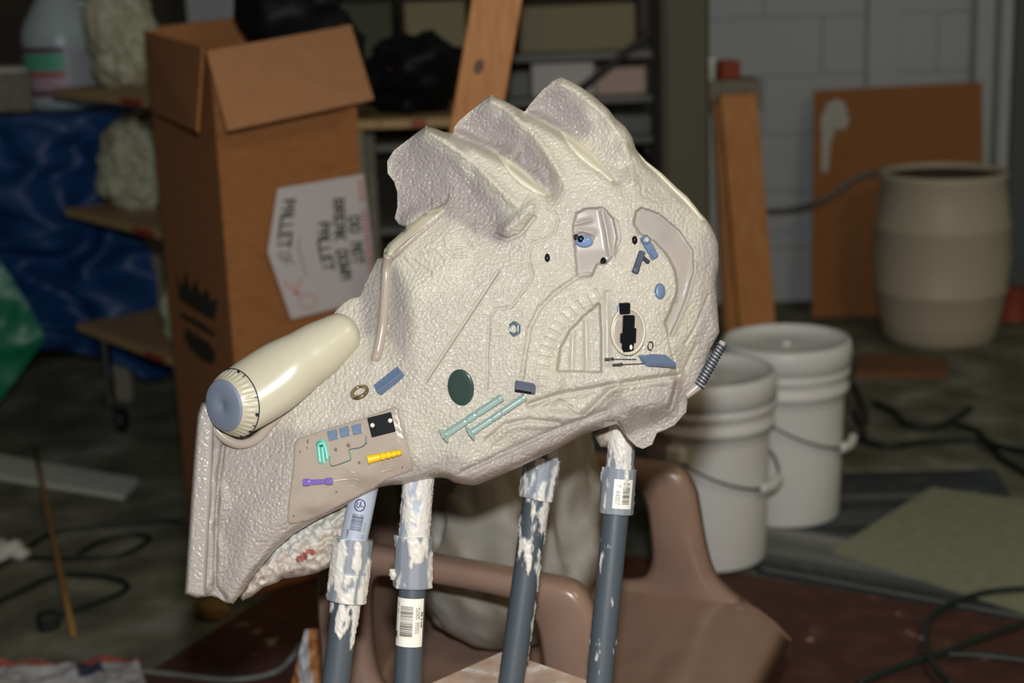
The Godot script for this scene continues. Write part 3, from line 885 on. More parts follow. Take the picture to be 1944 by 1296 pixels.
	var clip_main := part(root, "black_bracket", box(Vector3(22, 72, 9) * S, 2.0 * S), M.black_gloss, facing(1192.5, 635, 112, 1.5) * Transform3D(Basis.from_euler(Vector3(0.22, 0.2, 0)), Vector3.ZERO))
	clip_main.mesh = joined([[clip_main.mesh, Transform3D.IDENTITY], [box(Vector3(12, 18, 8) * S, 1.5 * S), move(Vector3(-9, -6, 1) * S)], [box(Vector3(18, 14, 4) * S, 1.2 * S), move(Vector3(1, -22, 4) * S)], [box(Vector3(6, 28, 5) * S, 1.2 * S), move(Vector3(12, -2, 0) * S)]])
	clip_main.set_meta("label", "black plastic bracket with two holes")
	part(root, "black_bracket_top", box(Vector3(20, 20, 11) * S, 1.6 * S), M.black_gloss, facing(1185.5, 585, 110, 3) * Transform3D(Basis.from_euler(Vector3(0.22, 0.2, 0)), Vector3.ZERO))
	part(root, "bracket_side", box(Vector3(8, 13, 7) * S, 1.2 * S), M.slate_blue, facing(1176, 587, 108, 3))
	for e in [[1196, 609], [1198, 659]]: part(clip_main, "bracket_eyelet", disc(3.0, 5.0, 1.2, 0.3, 16), M.cream_paint, clip_main.transform.affine_inverse() * facing(e[0], e[1], 117))
	part(root, "small_ring", ring(5.8, 9.4, 0.66, 3.0, 24), M.brass_dark, skin(1234, 656, 0, 1.0))
	var pad_xf := facing(1243, 684, sample(hs, 1243, 684) + 9, -3) * Transform3D(Basis.from_euler(Vector3(-0.95, 0.0, 0.0)), Vector3.ZERO)
	var pad_poly := PackedVector2Array([Vector2(-38, 13) * S, Vector2(20, 14) * S, Vector2(39, -12) * S, Vector2(-14, -13) * S])
	var chip_b := part(root, "blue_chip", prism(pad_poly, 9.0 * S), M.slate_blue, pad_xf)
	chip_b.set_meta("label", "flat blue-grey chip with two wire leads")
	for k in 12: part(chip_b, "pin_rib", box(Vector3(2.0, 1.6, 6.5) * S, 0.3 * S), M.slate, move(Vector3(-10 + k * 4.2, -13.2, 0) * S))
	for e in [[1148, 682, 1208, 682], [1163, 693, 1222, 690]]:
		var lead := part(root, "wire_lead", rod(e[0], e[1], e[2], e[3], 6.0, func(t: float) -> float: return (1.1 if t > 0.3 else 2.8) * S, 8, 30), M.wire_dark)
		part(lead, "lead_bead", disc(4.5, 4, 4, 0.8, 16), M.chrome, skin(e[0] + 15, e[1], 0, 3.0))
	part(root, "spout", tube([place(1302, 752, 14), place(1332, 726, 12)], func(t: float) -> float: return lerpf(6.0, 12.0, t) * S, 18, 10), M.taupe_paint)
	var coil := []
	for k in 14 * 8 + 1:
		var t := k / (14.0 * 8.0)
		var a := t * TAU * 14.0
		var c := Vector2(1327, 733).lerp(Vector2(1371, 652), t)
		var side := Vector2(0.88, 0.476)
		coil.append(place(c.x + side.x * cos(a) * 8.5, c.y + side.y * cos(a) * 8.5, 16 + sin(a) * 8.5))
	part(root, "wound_cord", tube(coil, 2.1 * S, 6, 14 * 24), M.cord_blue).set_meta("label", "dark blue cord wound round a spur")
	part(root, "cord_spur", tube([place(1325, 736, 16), place(1373, 648, 16)], 7.0 * S, 12, 6), M.taupe_paint)

	# --- plaster cast showing below the cut edge
	var lump := FastNoiseLite.new()
	lump.seed = 31
	lump.frequency = 0.03
	lump.fractal_octaves = 4
	var cast_poly := pv([[452, 1128], [478, 1080], [515, 1030], [552, 1002], [600, 975], [650, 950], [700, 925], [700, 950], [668, 985], [662, 1020], [652, 1058], [630, 1074], [600, 1088], [560, 1096], [536, 1098], [526, 1106], [500, 1114], [478, 1132], [460, 1140]])
	var cast := part(root, "plaster_cast", patch(cast_poly, 3.5, func(x: float, y: float, d: float) -> float:
		var fold := 5.0 * sin((x * 0.55 + y * 0.83 + 14.0 * lump.get_noise_2d(x, y)) * 0.2)
		return -64.0 + 52.0 * sqrt(1.0 - pow(1.0 - clampf(d / 30.0, 0, 1), 2.0)) + fold + 12.0 * lump.get_noise_2d(x * 2.0, y * 2.0), 0.0, func(x: float, y: float) -> Color:
		var n := lump.get_noise_2d(x * 1.4 + 300, y * 1.4)
		if Vector2((x - 575) / 24.0, (y - 1056 + (x - 575) * 0.45) / 8.0).length() + n * 1.2 < 0.85: return Color(0.24, 0.08, 0.065)
		var c := Color(0.40, 0.39, 0.36) if y + 0.55 * (x - 560) < 1040 + n * 30 else Color(0.40, 0.345, 0.29)
		return c.lerp(Color(0.55, 0.53, 0.48), clampf(n * 1.5, 0, 0.6))), M.plaster)
	cast.set_meta("label", "lumpy grey and tan plaster with a red patch")
	var cast_b := part(root, "plaster_rim", patch(pv([[1128, 826], [1150, 806], [1230, 790], [1240, 815], [1222, 850], [1200, 845], [1165, 850], [1140, 848]]), 4.0, func(x: float, y: float, d: float) -> float:
		return -150.0 + 40.0 * sqrt(1.0 - pow(1.0 - clampf(d / 16.0, 0, 1), 2.0)) + 10.0 * lump.get_noise_2d(x * 2.0, y * 2.0)), M.plaster_grey)
	cast_b.set_meta("label", "rough plaster under the rear shell")
	print("model ", Time.get_ticks_msec() - t0, " ms")

# ------------------------------------------------------------------ the pipe legs
func smeared(a: Vector3, b: Vector3, r: float, base: Vector3, cover: Callable, sd: int, flute: float = 0.0) -> ArrayMesh:
	var n := FastNoiseLite.new()
	n.seed = sd
	n.frequency = 70.0
	n.fractal_octaves = 4
	var d := (b - a).normalized()
	var s := d.cross(fw).normalized()
	var w := d.cross(s)
	var length := a.distance_to(b)
	var rings := maxi(4, int(length / 0.0012))
	var amount := func(u: float, t: float) -> float:
		var p := Vector3(cos(u * TAU) * r, t * length * 0.3, sin(u * TAU) * r)
		return clampf((n.get_noise_3dv(p) + cover.call(t, u)) * 7.0, 0.0, 1.0)
	return sheet(72, rings, func(u: float, t: float) -> Vector3:
		var k: float = amount.call(u, t)
		var rr := r + 0.0012 * k * (1.0 + n.get_noise_3d(u * 0.3, t * length * 3.0, 7.0)) + flute * maxf(0.0, sin(u * TAU * 12.0))
		return a.lerp(b, t) + (s * cos(u * TAU) + w * sin(u * TAU)) * rr, func(u: float, t: float) -> Color:
		var k: float = amount.call(u, t)
		var c := base.lerp(Vector3(0.60, 0.57, 0.52), k)
		return Color(c.x, c.y, c.z), true)

func sticker(a: Vector3, b: Vector3, r: float, t0: float, t1: float, u0: float, u1: float) -> ArrayMesh:   # a curved label on a pipe
	var d := (b - a).normalized()
	var s := d.cross(fw).normalized()
	var w := d.cross(s)
	var front := 0.25 if w.dot(fw) < 0 else 0.75
	var toward := s * -sin(front * TAU) + w * cos(front * TAU)     # which way the angle turns, seen from the front
	var turn := 1.0 if toward.dot(rt) > 0 else -1.0
	return sheet(16, 8, func(u: float, t: float) -> Vector3:
		var ang := (front + lerpf(u0, u1, u) * turn) * TAU
		return a.lerp(b, lerpf(t0, t1, t)) + (s * cos(ang) + w * sin(ang)) * (r + 0.0005))

func build_legs(top_y: float) -> void:
	var stand := thing("pipe_stand", "four grey plastic pipe legs smeared with white plaster, holding up the creature model", "stand", Vector3.ZERO)
	var dark := Vector3(0.062, 0.076, 0.093)
	var light := Vector3(0.215, 0.238, 0.27)
	var pale := Vector3(0.36, 0.40, 0.46)
	# axis spots: upper end, coupling start, coupling end, foot of the frame; depths; radii in pixels; upper colour
	var legs := [
		{"p": [[696, 905], [672, 1022], [657, 1140], [637, 1296]], "d": 1.50, "r": [26.0, 36.5, 26.5], "up": pale, "cover": [-0.75, 0.08, 0.1], "sd": 3},
		{"p": [[797, 880], [786, 1016], [783, 1114], [774, 1296]], "d": 1.505, "r": [27.0, 35.0, 26.0], "up": pale, "cover": [0.30, 0.0, -0.9], "sd": 5},
		{"p": [[1062, 715], [1032, 868], [1018, 946], [970, 1296]], "d": 1.60, "r": [26.0, 33.0, 24.5], "up": light, "cover": [0.0, 0.02, 0.12], "sd": 8},
		{"p": [[1192, 720], [1176, 888], [1169, 974], [1138, 1296]], "d": 1.56, "r": [26.5, 32.0, 25.0], "up": light, "cover": [-0.05, -0.28, -0.42], "sd": 13},
	]
	for n in 4:
		var e: Dictionary = legs[n]
		var q := []
		for p in e.p: q.append(at_depth(p[0], p[1], e.d))
		var k: float = e.d / F
		var dir: Vector3 = (q[3] - q[2]).normalized()
		var foot: Vector3 = q[2] + dir * ((top_y - q[2].y) / dir.y)
		var c: Array = e.cover
		var len_low: float = q[2].distance_to(foot)
		var seen: float = q[2].distance_to(q[3]) / len_low
		var low_cover := func(t: float, u: float) -> float:
			if n == 0: return lerpf(0.45, -0.55, clampf(t / seen * 1.15, 0, 1)) + 0.25 * sin(u * TAU * 2.0)
			if n == 2: return lerpf(0.30, -0.50, clampf(t / seen * 1.05, 0, 1)) + 0.2 * cos(u * TAU + 1.0)
			return float(c[2])
		var leg := part(stand, "leg", smeared(q[2] - dir * 0.01, foot, e.r[2] * k, dark, low_cover, e.sd), M.pipe)
		part(leg, "upper_pipe", smeared(q[0], q[1] + (q[1] - q[0]).normalized() * 0.005, e.r[0] * k, e.up, func(t: float, u: float) -> float: return c[0] + 0.35 * maxf(0.0, sin(u * TAU)) * (1.0 if n != 1 else 0.0) + (0.6 if n == 0 and t > 0.93 else 0.0), e.sd + 40), M.pipe)
		part(leg, "coupling", smeared(q[1], q[2], e.r[1] * k, light, func(t: float, _u: float) -> float: return c[1] + (0.25 if t > 0.55 and n == 0 else 0.0), e.sd + 80, 0.0004), M.pipe)
		if n == 0:
			part(leg, "printed_mark", sticker(q[0], q[1], e.r[0] * k, 0.30, 0.98, -0.16, 0.16), M.conduit_print)
		if n == 1:
			part(leg, "bar_code_label", sticker(q[2], q[3], e.r[2] * k, 0.10, 0.60, -0.25, 0.17), M.pipe_label)
		if n == 3:
			part(leg, "bar_code_label", sticker(q[1], q[2], e.r[1] * k, 0.22, 0.86, -0.05, 0.14), M.small_label)
	part(stand, "plaster_crumb", blob(Vector3(0.004, 0.006, 0.004), 0.002, 200.0, 2, 12, 8, false), M.white_paint, move(at_depth(747, 1090, 1.5)))

# ------------------------------------------------------------------ room helpers
# a slab under four corners (in order round it), thickness t along its own normal
func quad_slab(p: Array, t: float) -> ArrayMesh:
	var n: Vector3 = (p[1] - p[0]).cross(p[3] - p[0]).normalized() * t
	var corners := [Vector2(0, 0), Vector2(1, 0), Vector2(1, 1), Vector2(0, 1)]
	var quads := [[p[0], p[1], p[2], p[3]], [p[0] - n, p[3] - n, p[2] - n, p[1] - n]]
	for k in 4: quads.append([p[k], p[k] - n, p[(k + 1) % 4] - n, p[(k + 1) % 4]])
	var st := SurfaceTool.new()
	st.begin(Mesh.PRIMITIVE_TRIANGLES)
	st.set_smooth_group(-1)
	for f in quads.size():
		for k in [0, 2, 1, 0, 3, 2]:
			st.set_uv(corners[k] if f == 0 else Vector2(0.02, 0.02))
			st.add_vertex(quads[f][k])
	st.generate_normals()
	return st.commit()

func at_plane(px: float, py: float, o: Vector3, n: Vector3) -> Vector3:
	var r := ray(px, py)
	return eye + r * ((o - eye).dot(n) / r.dot(n))

func floor_cord(called: String, label: String, spots: Array, r: float, m: Material, lift: float = 0.0) -> MeshInstance3D:
	var p := []
	for e in spots: p.append(at_height(e[0], e[1], r + 0.001 + lift))
	var o: Vector3 = p[0]
	for k in p.size(): p[k] -= o
	return single(called, label, "cord", tube(p, r, 8, spots.size() * 8), m, move(o))

# a film with folds over four corners
func crumpled(p: Array, nu: int, nv: int, depth: float, freq: float, sd: int, n_dir: Vector3, paint: Variant = null) -> ArrayMesh:
	var n := FastNoiseLite.new()
	n.seed = sd
	n.frequency = freq
	n.fractal_type = FastNoiseLite.FRACTAL_RIDGED
	n.fractal_octaves = 3
	return sheet(nu, nv, func(u: float, v: float) -> Vector3:
		var q: Vector3 = p[0].lerp(p[1], u).lerp(p[3].lerp(p[2], u), v)
		return q + n_dir * (n.get_noise_3dv(q) * 0.5 + 0.5) * depth, paint)

# ------------------------------------------------------------------ setting
func build_shell() -> void:
	struct("floor", box(Vector3(7.2, 0.2, 7.6), 0.0), M.concrete, move(Vector3(0, -0.1, -2.1)))
	struct("ceiling", box(Vector3(7.2, 0.2, 7.6), 0.0), M.wall_paint, move(Vector3(0, 3.0, -2.1)))
	struct("wall_left", box(Vector3(0.2, 3.0, 7.6), 0.0), M.wall_grey, move(Vector3(-3.5, 1.4, -2.1)))
	struct("wall_right", box(Vector3(0.2, 3.0, 7.6), 0.0), M.wall_paint, move(Vector3(3.5, 1.4, -2.1)))
	struct("wall_front", box(Vector3(7.2, 3.0, 0.2), 0.0), M.wall_grey, move(Vector3(0, 1.4, 1.6)))
	var back := struct("wall_back", box(Vector3(7.2, 3.0, 0.2), 0.0), M.wall_paint, move(Vector3(0, 1.4, -5.62)))
	var block := box(Vector3(0.396, 0.196, 0.012), 0.004)
	for row in 8:
		for k in 12:
			var x := -2.3 + k * 0.4 + (0.2 if row % 2 else 0.0)
			part(back, "block", block, M.wall_paint, move(Vector3(x, -1.4 + 0.1 + row * 0.2, 0.104)))
	# painted pilaster strip and door jamb
	var a := at_z(1650, 0, -5.47)
	var b := at_z(1710, 0, -5.47)
	struct("trim_1", box(Vector3(b.x - a.x, 2.9, 0.035), 0.004), M.wall_paint, move(Vector3((a.x + b.x) / 2, 1.45, -5.49)))
	a = at_z(1862, 0, -5.40)
	b = at_z(1898, 0, -5.40)
	struct("trim_2", box(Vector3(b.x - a.x, 2.9, 0.06), 0.006), M.wall_paint, move(Vector3((a.x + b.x) / 2, 1.45, -5.46)))
	a = at_z(1908, 0, -5.35)
	b = at_z(1932, 0, -5.35)
	struct("trim_3", box(Vector3(b.x - a.x, 2.9, 0.1), 0.012), M.wall_paint, move(Vector3((a.x + b.x) / 2, 1.45, -5.42)))
	a = at_z(1934, 0, -5.44)
	var door := struct("door_1", box(Vector3(0.8, 2.0, 0.04), 0.004), M.door_dark, move(Vector3(a.x + 0.4, 1.0, -5.48)))
	part(door, "handle", tube([Vector3(0.3, 0, 0.02), Vector3(0.3, 0, 0.06), Vector3(0.22, 0, 0.07)], 0.009, 8, 12), M.chrome)
	# lamp on the ceiling, out of the frame
	for e in [[Vector3(1.7, 2.86, -3.4), 0.16, "long white fluorescent ceiling lamp over the buckets", Color(0.92, 1.0, 0.92), M.lamp_glow], [Vector3(1.8, 2.86, 0.0), 2.9, "long yellowish ceiling lamp near the right wall", Color(1.0, 0.91, 0.72), M.lamp_glow_warm]]:
		var lamp := thing("ceiling_lamp", e[2], "lamp", e[0])
		part(lamp, "housing", box(Vector3(0.34, 0.07, 1.24), 0.01), M.white_paint)
		part(lamp, "lamp_tube_panel", box(Vector3(0.28, 0.012, 1.18), 0.003), e[4], move(Vector3(0, -0.04, 0)))
		var l := AreaLight3D.new()
		l.name = "lamp_light"
		l.area_size = Vector2(0.28, 1.18)
		l.light_energy = e[1]
		l.light_color = e[3]
		l.shadow_enabled = true
		l.area_range = 12.0
		lamp.add_child(l)
		l.position = Vector3(0, -0.06, 0)
		l.rotation = Vector3(-PI / 2, 0, 0)

func build_floor_things() -> void:
	var a := at_height(745, 977, 0.006)
	var l := (at_height(250, 1296, 0.006) - a).normalized() * 2.4
	var r := (at_height(1944, 1178, 0.006) - a).normalized() * 3.0
	single("floor_mat", "large dark maroon floor mat with pale scuffs, under the brown chair", "mat", quad_slab([a, a + l, a + l + r, a + r], 0.006), M.maroon)
	single("striped_rug", "grey and black striped rug under the two white buckets", "rug", quad_slab([at_height(1310, 905, 0.011), at_height(1440, 1080, 0.011), at_height(2060, 1194, 0.011), at_height(1890, 890, 0.011)], 0.011), M.stripes)
	single("beige_mat", "plain beige mat lying half over the striped rug", "mat", quad_slab([at_height(1583, 1042, 0.019), at_height(2080, 1200, 0.019), at_height(2330, 1000, 0.019), at_height(1768, 924, 0.019)], 0.008), M.beige)
	single("pale_board", "thin pale board lying on the concrete beside the wooden dowel", "board", quad_slab([at_height(-40, 855, 0.012), at_height(-40, 896, 0.012), at_height(235, 940, 0.012), at_height(262, 908, 0.012)], 0.012), M.pale_wood)
	single("wooden_dowel", "thin yellowish wooden dowel lying on the concrete", "dowel", tube([at_height(66, 850, 0.0195), at_height(139, 1205, 0.007)], 0.0065, 10, 4), M.wood_yellow)
	floor_cord("power_cord", "black cord making a loop on the concrete, ending in a plug beside the dowel", [[-20, 1150], [40, 1122], [110, 1092], [190, 1094], [238, 1106], [232, 1124], [170, 1148], [100, 1172]], 0.006, M.black_rubber)
	var plug_at := at_height(92, 1178, 0.018)
	single("cord_plug", "black plug block at the end of a looped cord", "plug", box(Vector3(0.045, 0.035, 0.04), 0.008), M.black_rubber, move(plug_at, 0.4))
	floor_cord("power_cord", "black cord running in a long wave across the concrete", [[-20, 1082], [30, 1056], [95, 1014], [180, 1000], [300, 990], [346, 991]], 0.006, M.black_rubber)
	floor_cord("power_cord", "black cord curling between the long cord and the looped cord", [[50, 1058], [150, 1060], [235, 1052], [285, 1022], [250, 1015], [190, 1028], [150, 1052]], 0.006, M.black_rubber)
	floor_cord("power_cord", "dark cord bundle against the rear bucket", [[1620, 728], [1634, 760], [1645, 795], [1630, 802], [1622, 780], [1640, 820], [1626, 836]], 0.009, M.black_rubber)
	floor_cord("power_cord", "short dark cord in a shallow V beyond the striped rug", [[1660, 764], [1700, 782], [1724, 806], [1790, 806], [1842, 774]], 0.009, M.black_rubber)
	floor_cord("power_cord", "long dark cord running from the rear bucket out past the beige mat", [[1628, 830], [1680, 846], [1760, 838], [1850, 834], [1876, 842], [1905, 872], [1965, 905]], 0.009, M.black_rubber)
	floor_cord("power_cord", "dark cord crossing over the long cord beyond the beige mat", [[1815, 806], [1858, 820], [1882, 842], [1965, 862]], 0.009, M.black_rubber, 0.018)
	floor_cord("garden_hose", "dark green cord sweeping from the beige mat in a curve on the maroon mat", [[1960, 1116], [1872, 1124], [1800, 1148], [1762, 1180], [1760, 1220], [1774, 1262], [1806, 1300]], 0.006, M.dark_green, 0.02)
	floor_cord("garden_hose", "dark green cord running straight across the maroon mat", [[1630, 1298], [1710, 1264], [1785, 1240], [1870, 1208], [1960, 1178]], 0.006, M.dark_green, 0.007)
	floor_cord("garden_hose", "dark green cord lying along the maroon mat under the others", [[1800, 1241], [1870, 1243], [1960, 1254]], 0.006, M.dark_green, 0.02)
	single("paper_scrap", "crumpled off-white paper scrap on the concrete beside the cords", "scrap", blob(Vector3(0.05, 0.022, 0.03), 0.02, 30.0, 6, 24, 14), M.off_white, move(at_height(14, 1046, 0.018)))
	single("wood_chunk", "small tan wood chunk on the concrete near the mat edge", "scrap", blob(Vector3(0.035, 0.02, 0.025), 0.015, 30.0, 9, 20, 12), M.wood_yellow, move(at_height(402, 1158, 0.017)))
	var o := at_height(100, 1290, 0.0)
	var c := []
	for e in [[-40, 1276], [-40, 1380], [300, 1380], [262, 1266]]: c.append(at_height(e[0], e[1], 0.004) - o)
	single("printed_bag", "flattened white and red printed plastic bag on the concrete", "bag", crumpled(c, 40, 50, 0.03, 9.0, 5, Vector3.UP, func(u: float, v: float) -> Color:
		if u < 0.10 + 0.03 * sin(v * 20.0): return Color(0.45, 0.10, 0.07)
		return Color(0.05, 0.05, 0.09) if v > 0.60 and v < 0.78 and u < 0.3 else Color(0.45, 0.43, 0.42)), M.painted, move(o))
	# torn packaging behind the nearest leg
	o = at_height(600, 1290, 0.0)
	var pack := thing("torn_packaging", "torn orange and white cardboard packaging on the maroon mat", "packaging", o)
	c = []
	for e in [[545, 1330], [640, 1330], [640, 1180], [585, 1175]]: c.append(at_depth(e[0], e[1], 2.35) - o)
	for k in 4: c[k].y = maxf(c[k].y, 0.012)
	part(pack, "torn_sheet", crumpled(c, 30, 30, 0.05, 10.0, 14, Vector3(0, 0, 1), func(u: float, v: float) -> Color: return Color(0.42, 0.17, 0.05) if sin(u * 9.0 + v * 5.0) > -0.2 else Color(0.5, 0.48, 0.48)), M.painted)
	var strip := []
	for e in [[240, 1270], [330, 1280], [440, 1290], [520, 1276], [556, 1246], [574, 1222], [600, 1250], [640, 1285]]: strip.append(at_height(e[0], e[1], 0.012 if e[0] < 530 else 0.04) - o)
	part(pack, "white_strip", tube(strip, 0.005, 8, 60), M.cable_grey)

func bucket(at: Vector3, turn: float, label: String) -> void:
	var t := thing("plastic_bucket", label, "bucket", at, turn, "white plastic buckets")
	var prof := [Vector2(0.0, 0.004), Vector2(0.126, 0.004), Vector2(0.131, 0.0), Vector2(0.133, 0.006), Vector2(0.137, 0.12), Vector2(0.141, 0.26), Vector2(0.142, 0.288), Vector2(0.152, 0.291), Vector2(0.153, 0.302), Vector2(0.144, 0.306), Vector2(0.144, 0.322), Vector2(0.154, 0.326), Vector2(0.155, 0.340), Vector2(0.146, 0.345), Vector2(0.147, 0.372)]
	t.scale = Vector3(0.9, 1.0, 0.9)
	part(t, "pail", lathe(prof, 64), M.bucket_white)
	part(t, "lid", lathe([Vector2(0.148, 0.345), Vector2(0.157, 0.347), Vector2(0.158, 0.38), Vector2(0.156, 0.396), Vector2(0.150, 0.402), Vector2(0.143, 0.400), Vector2(0.140, 0.388), Vector2(0.06, 0.386), Vector2(0.0, 0.387)], 64), M.bucket_white)
	part(t, "lid_knob", lathe([Vector2(0.012, 0.386), Vector2(0.011, 0.394), Vector2(0.0, 0.395)], 16), M.bucket_white)
	for s in [-1.0, 1.0]:
		part(t, "handle_lug", box(Vector3(0.03, 0.035, 0.045), 0.008), M.bucket_white, move(Vector3(s * 0.150, 0.255, 0)))
	var bail := []
	for k in 13:
		var g := k / 12.0 * PI
		bail.append(Vector3(cos(g) * 0.158, 0.250 - sin(g) * 0.075, sin(g) * 0.150 + 0.012 * sin(g)))
	part(t, "bail", tube(bail, 0.0028, 8, 48), M.wire_dark)
	part(t, "grip", tube([Vector3(-0.045, 0.178, 0.158), Vector3(0, 0.174, 0.164), Vector3(0.045, 0.178, 0.158)], 0.0105, 12, 12), M.bucket_white)

func build_right() -> void:
	bucket(at_height(1345, 1048, 0.011), 0.95, "nearer white plastic bucket with lid, beside the brown chair")
	bucket(at_height(1490, 968, 0.011), 1.05, "farther white plastic bucket with lid, behind another bucket")
	var b := at_height(1782, 640)
	var barrel := thing("plastic_barrel", "off-white plastic barrel standing in front of the leaning cardboard sheet", "barrel", b)
	part(barrel, "drum", lathe([Vector2(0.0, 0.006), Vector2(0.165, 0.0), Vector2(0.178, 0.02), Vector2(0.19, 0.08), Vector2(0.204, 0.16), Vector2(0.207, 0.165), Vector2(0.207, 0.172), Vector2(0.204, 0.177), Vector2(0.214, 0.27), Vector2(0.208, 0.36), Vector2(0.210, 0.365), Vector2(0.210, 0.374), Vector2(0.206, 0.379), Vector2(0.198, 0.45), Vector2(0.192, 0.51), Vector2(0.196, 0.52), Vector2(0.196, 0.535), Vector2(0.188, 0.54), Vector2(0.182, 0.534), Vector2(0.18, 0.50), Vector2(0.18, 0.46), Vector2(0.0, 0.455)], 64), M.barrel)
	part(barrel, "drum_lid", lathe([Vector2(0.184, 0.515), Vector2(0.18, 0.524), Vector2(0.0, 0.524)], 48), M.lid_brown)
	var p := [at_z(1545, 172, -5.40), at_z(1541, 608, -5.24), at_z(1868, 602, -5.24), at_z(1865, 155, -5.40)]
	p[1].y = 0.005
	p[2].y = 0.005
	var sheet_o := thing("cardboard_sheet", "tall brown cardboard sheet leaning against the white block wall", "board", p[1])
	part(sheet_o, "board", quad_slab([p[0] - p[1], Vector3.ZERO, p[2] - p[1], p[3] - p[1]], 0.008), M.cardboard)
	var n: Vector3 = (p[1] - p[0]).cross(p[3] - p[0]).normalized()
	var tape := []
	for e in [[1572, 195], [1590, 187], [1604, 196], [1612, 228], [1604, 246], [1586, 244], [1577, 270], [1572, 326], [1559, 326], [1560, 262], [1558, 226]]:
		tape.append(at_plane(e[0], e[1], p[0] + n * 0.002, n) - p[1])
	var st := SurfaceTool.new()
	st.begin(Mesh.PRIMITIVE_TRIANGLES)
	for k in range(1, tape.size() - 1):
		for q in [0, k, k + 1]: st.add_vertex(tape[q])
	st.generate_normals()
	part(sheet_o, "torn_white_mark", st.commit(), M.off_white)
	var cord := []
	for e in [[1438, 402, -5.40], [1500, 398, -5.25], [1560, 380, -5.15], [1600, 355, -5.12], [1630, 336, -5.10], [1680, 322, -5.06]]: cord.append(at_z(e[0], e[1], e[2]))
	single("grey_cable", "thin grey cable running from the wall across the cardboard sheet to the barrel", "cable", tube(cord, 0.009, 8, 40), M.cable_grey)
	single("red_can", "small rusty red can on the floor behind the barrel", "can", lathe([Vector2(0, 0), Vector2(0.05, 0), Vector2(0.052, 0.004), Vector2(0.05, 0.008), Vector2(0.05, 0.10), Vector2(0.052, 0.105), Vector2(0.046, 0.108), Vector2(0, 0.104)], 24), M.rust_red, move(at_height(1922, 606)))
	single("plank_offcut", "flat reddish wooden offcut on the floor in front of the barrel", "board", quad_slab([at_height(1630, 668, 0.02), at_height(1625, 705, 0.02), at_height(1800, 706, 0.02), at_height(1800, 680, 0.02)], 0.02), M.red_wood)
	# sawhorse
	var z := -4.3
	var e1 := at_z(1446, 152, z)
	var e2 := at_z(1446, 190, z)
	var top := e1.y
	var saw := thing("sawhorse", "wooden sawhorse with grey top beam and orange-brown legs against the white wall", "sawhorse", Vector3(e1.x, 0, z))
	var w := e1.y - e2.y
	part(saw, "top_beam", slab(Vector3(0, top - w, 0), Vector3(-0.27, 0, 0.0), Vector3(0, w, 0), Vector3(0, 0, -0.16)), M.grey_wood)
	var q0 := at_z(1366, 195, z + 0.03) - saw.position
	var q1 := at_z(1436, 195, z + 0.03) - saw.position
	for e in [[0.0, 0.06, 0.0, 0.03], [-0.13, 0.0, 0.0, 0.03], [0.0, 0.06, -0.14, -0.16], [-0.13, -0.02, -0.14, -0.16]]:
		var tl := Vector3(q0.x + e[0], top - w * 0.6, e[2] + 0.04)
		var foot := Vector3(q0.x + e[0] + e[1], 0.0, e[3] + (0.10 if e[2] == 0.0 else -0.10))
		part(saw, "leg", slab(foot, Vector3(q1.x - q0.x, 0, 0), tl - foot, Vector3(0, 0, -0.04)), M.pine)
	single("paint_can", "small orange-red box on the end of the sawhorse beam", "box", box(Vector3(0.055, 0.05, 0.06), 0.003), M.rust_red, move(Vector3(at_z(1388, 130, z).x, top + 0.025, z - 0.08), 0.3))
	single("white_tub", "small white tub on the sawhorse beam beside the post", "tub", lathe([Vector2(0, 0), Vector2(0.022, 0), Vector2(0.024, 0.05), Vector2(0.026, 0.052), Vector2(0.026, 0.06), Vector2(0, 0.062)], 20), M.bucket_white, move(Vector3(at_z(1349, 130, z).x, top, z - 0.06)))
	# support post
	var c0 := at_z(1250, 300, -3.55)
	var c1 := at_z(1342, 300, -3.55)
	struct("trim_4", box(Vector3(c1.x - c0.x, 2.9, 0.11), 0.012), M.post_brown, move(Vector3((c0.x + c1.x) / 2 + 0.003, 1.45, -3.60), 0.12))

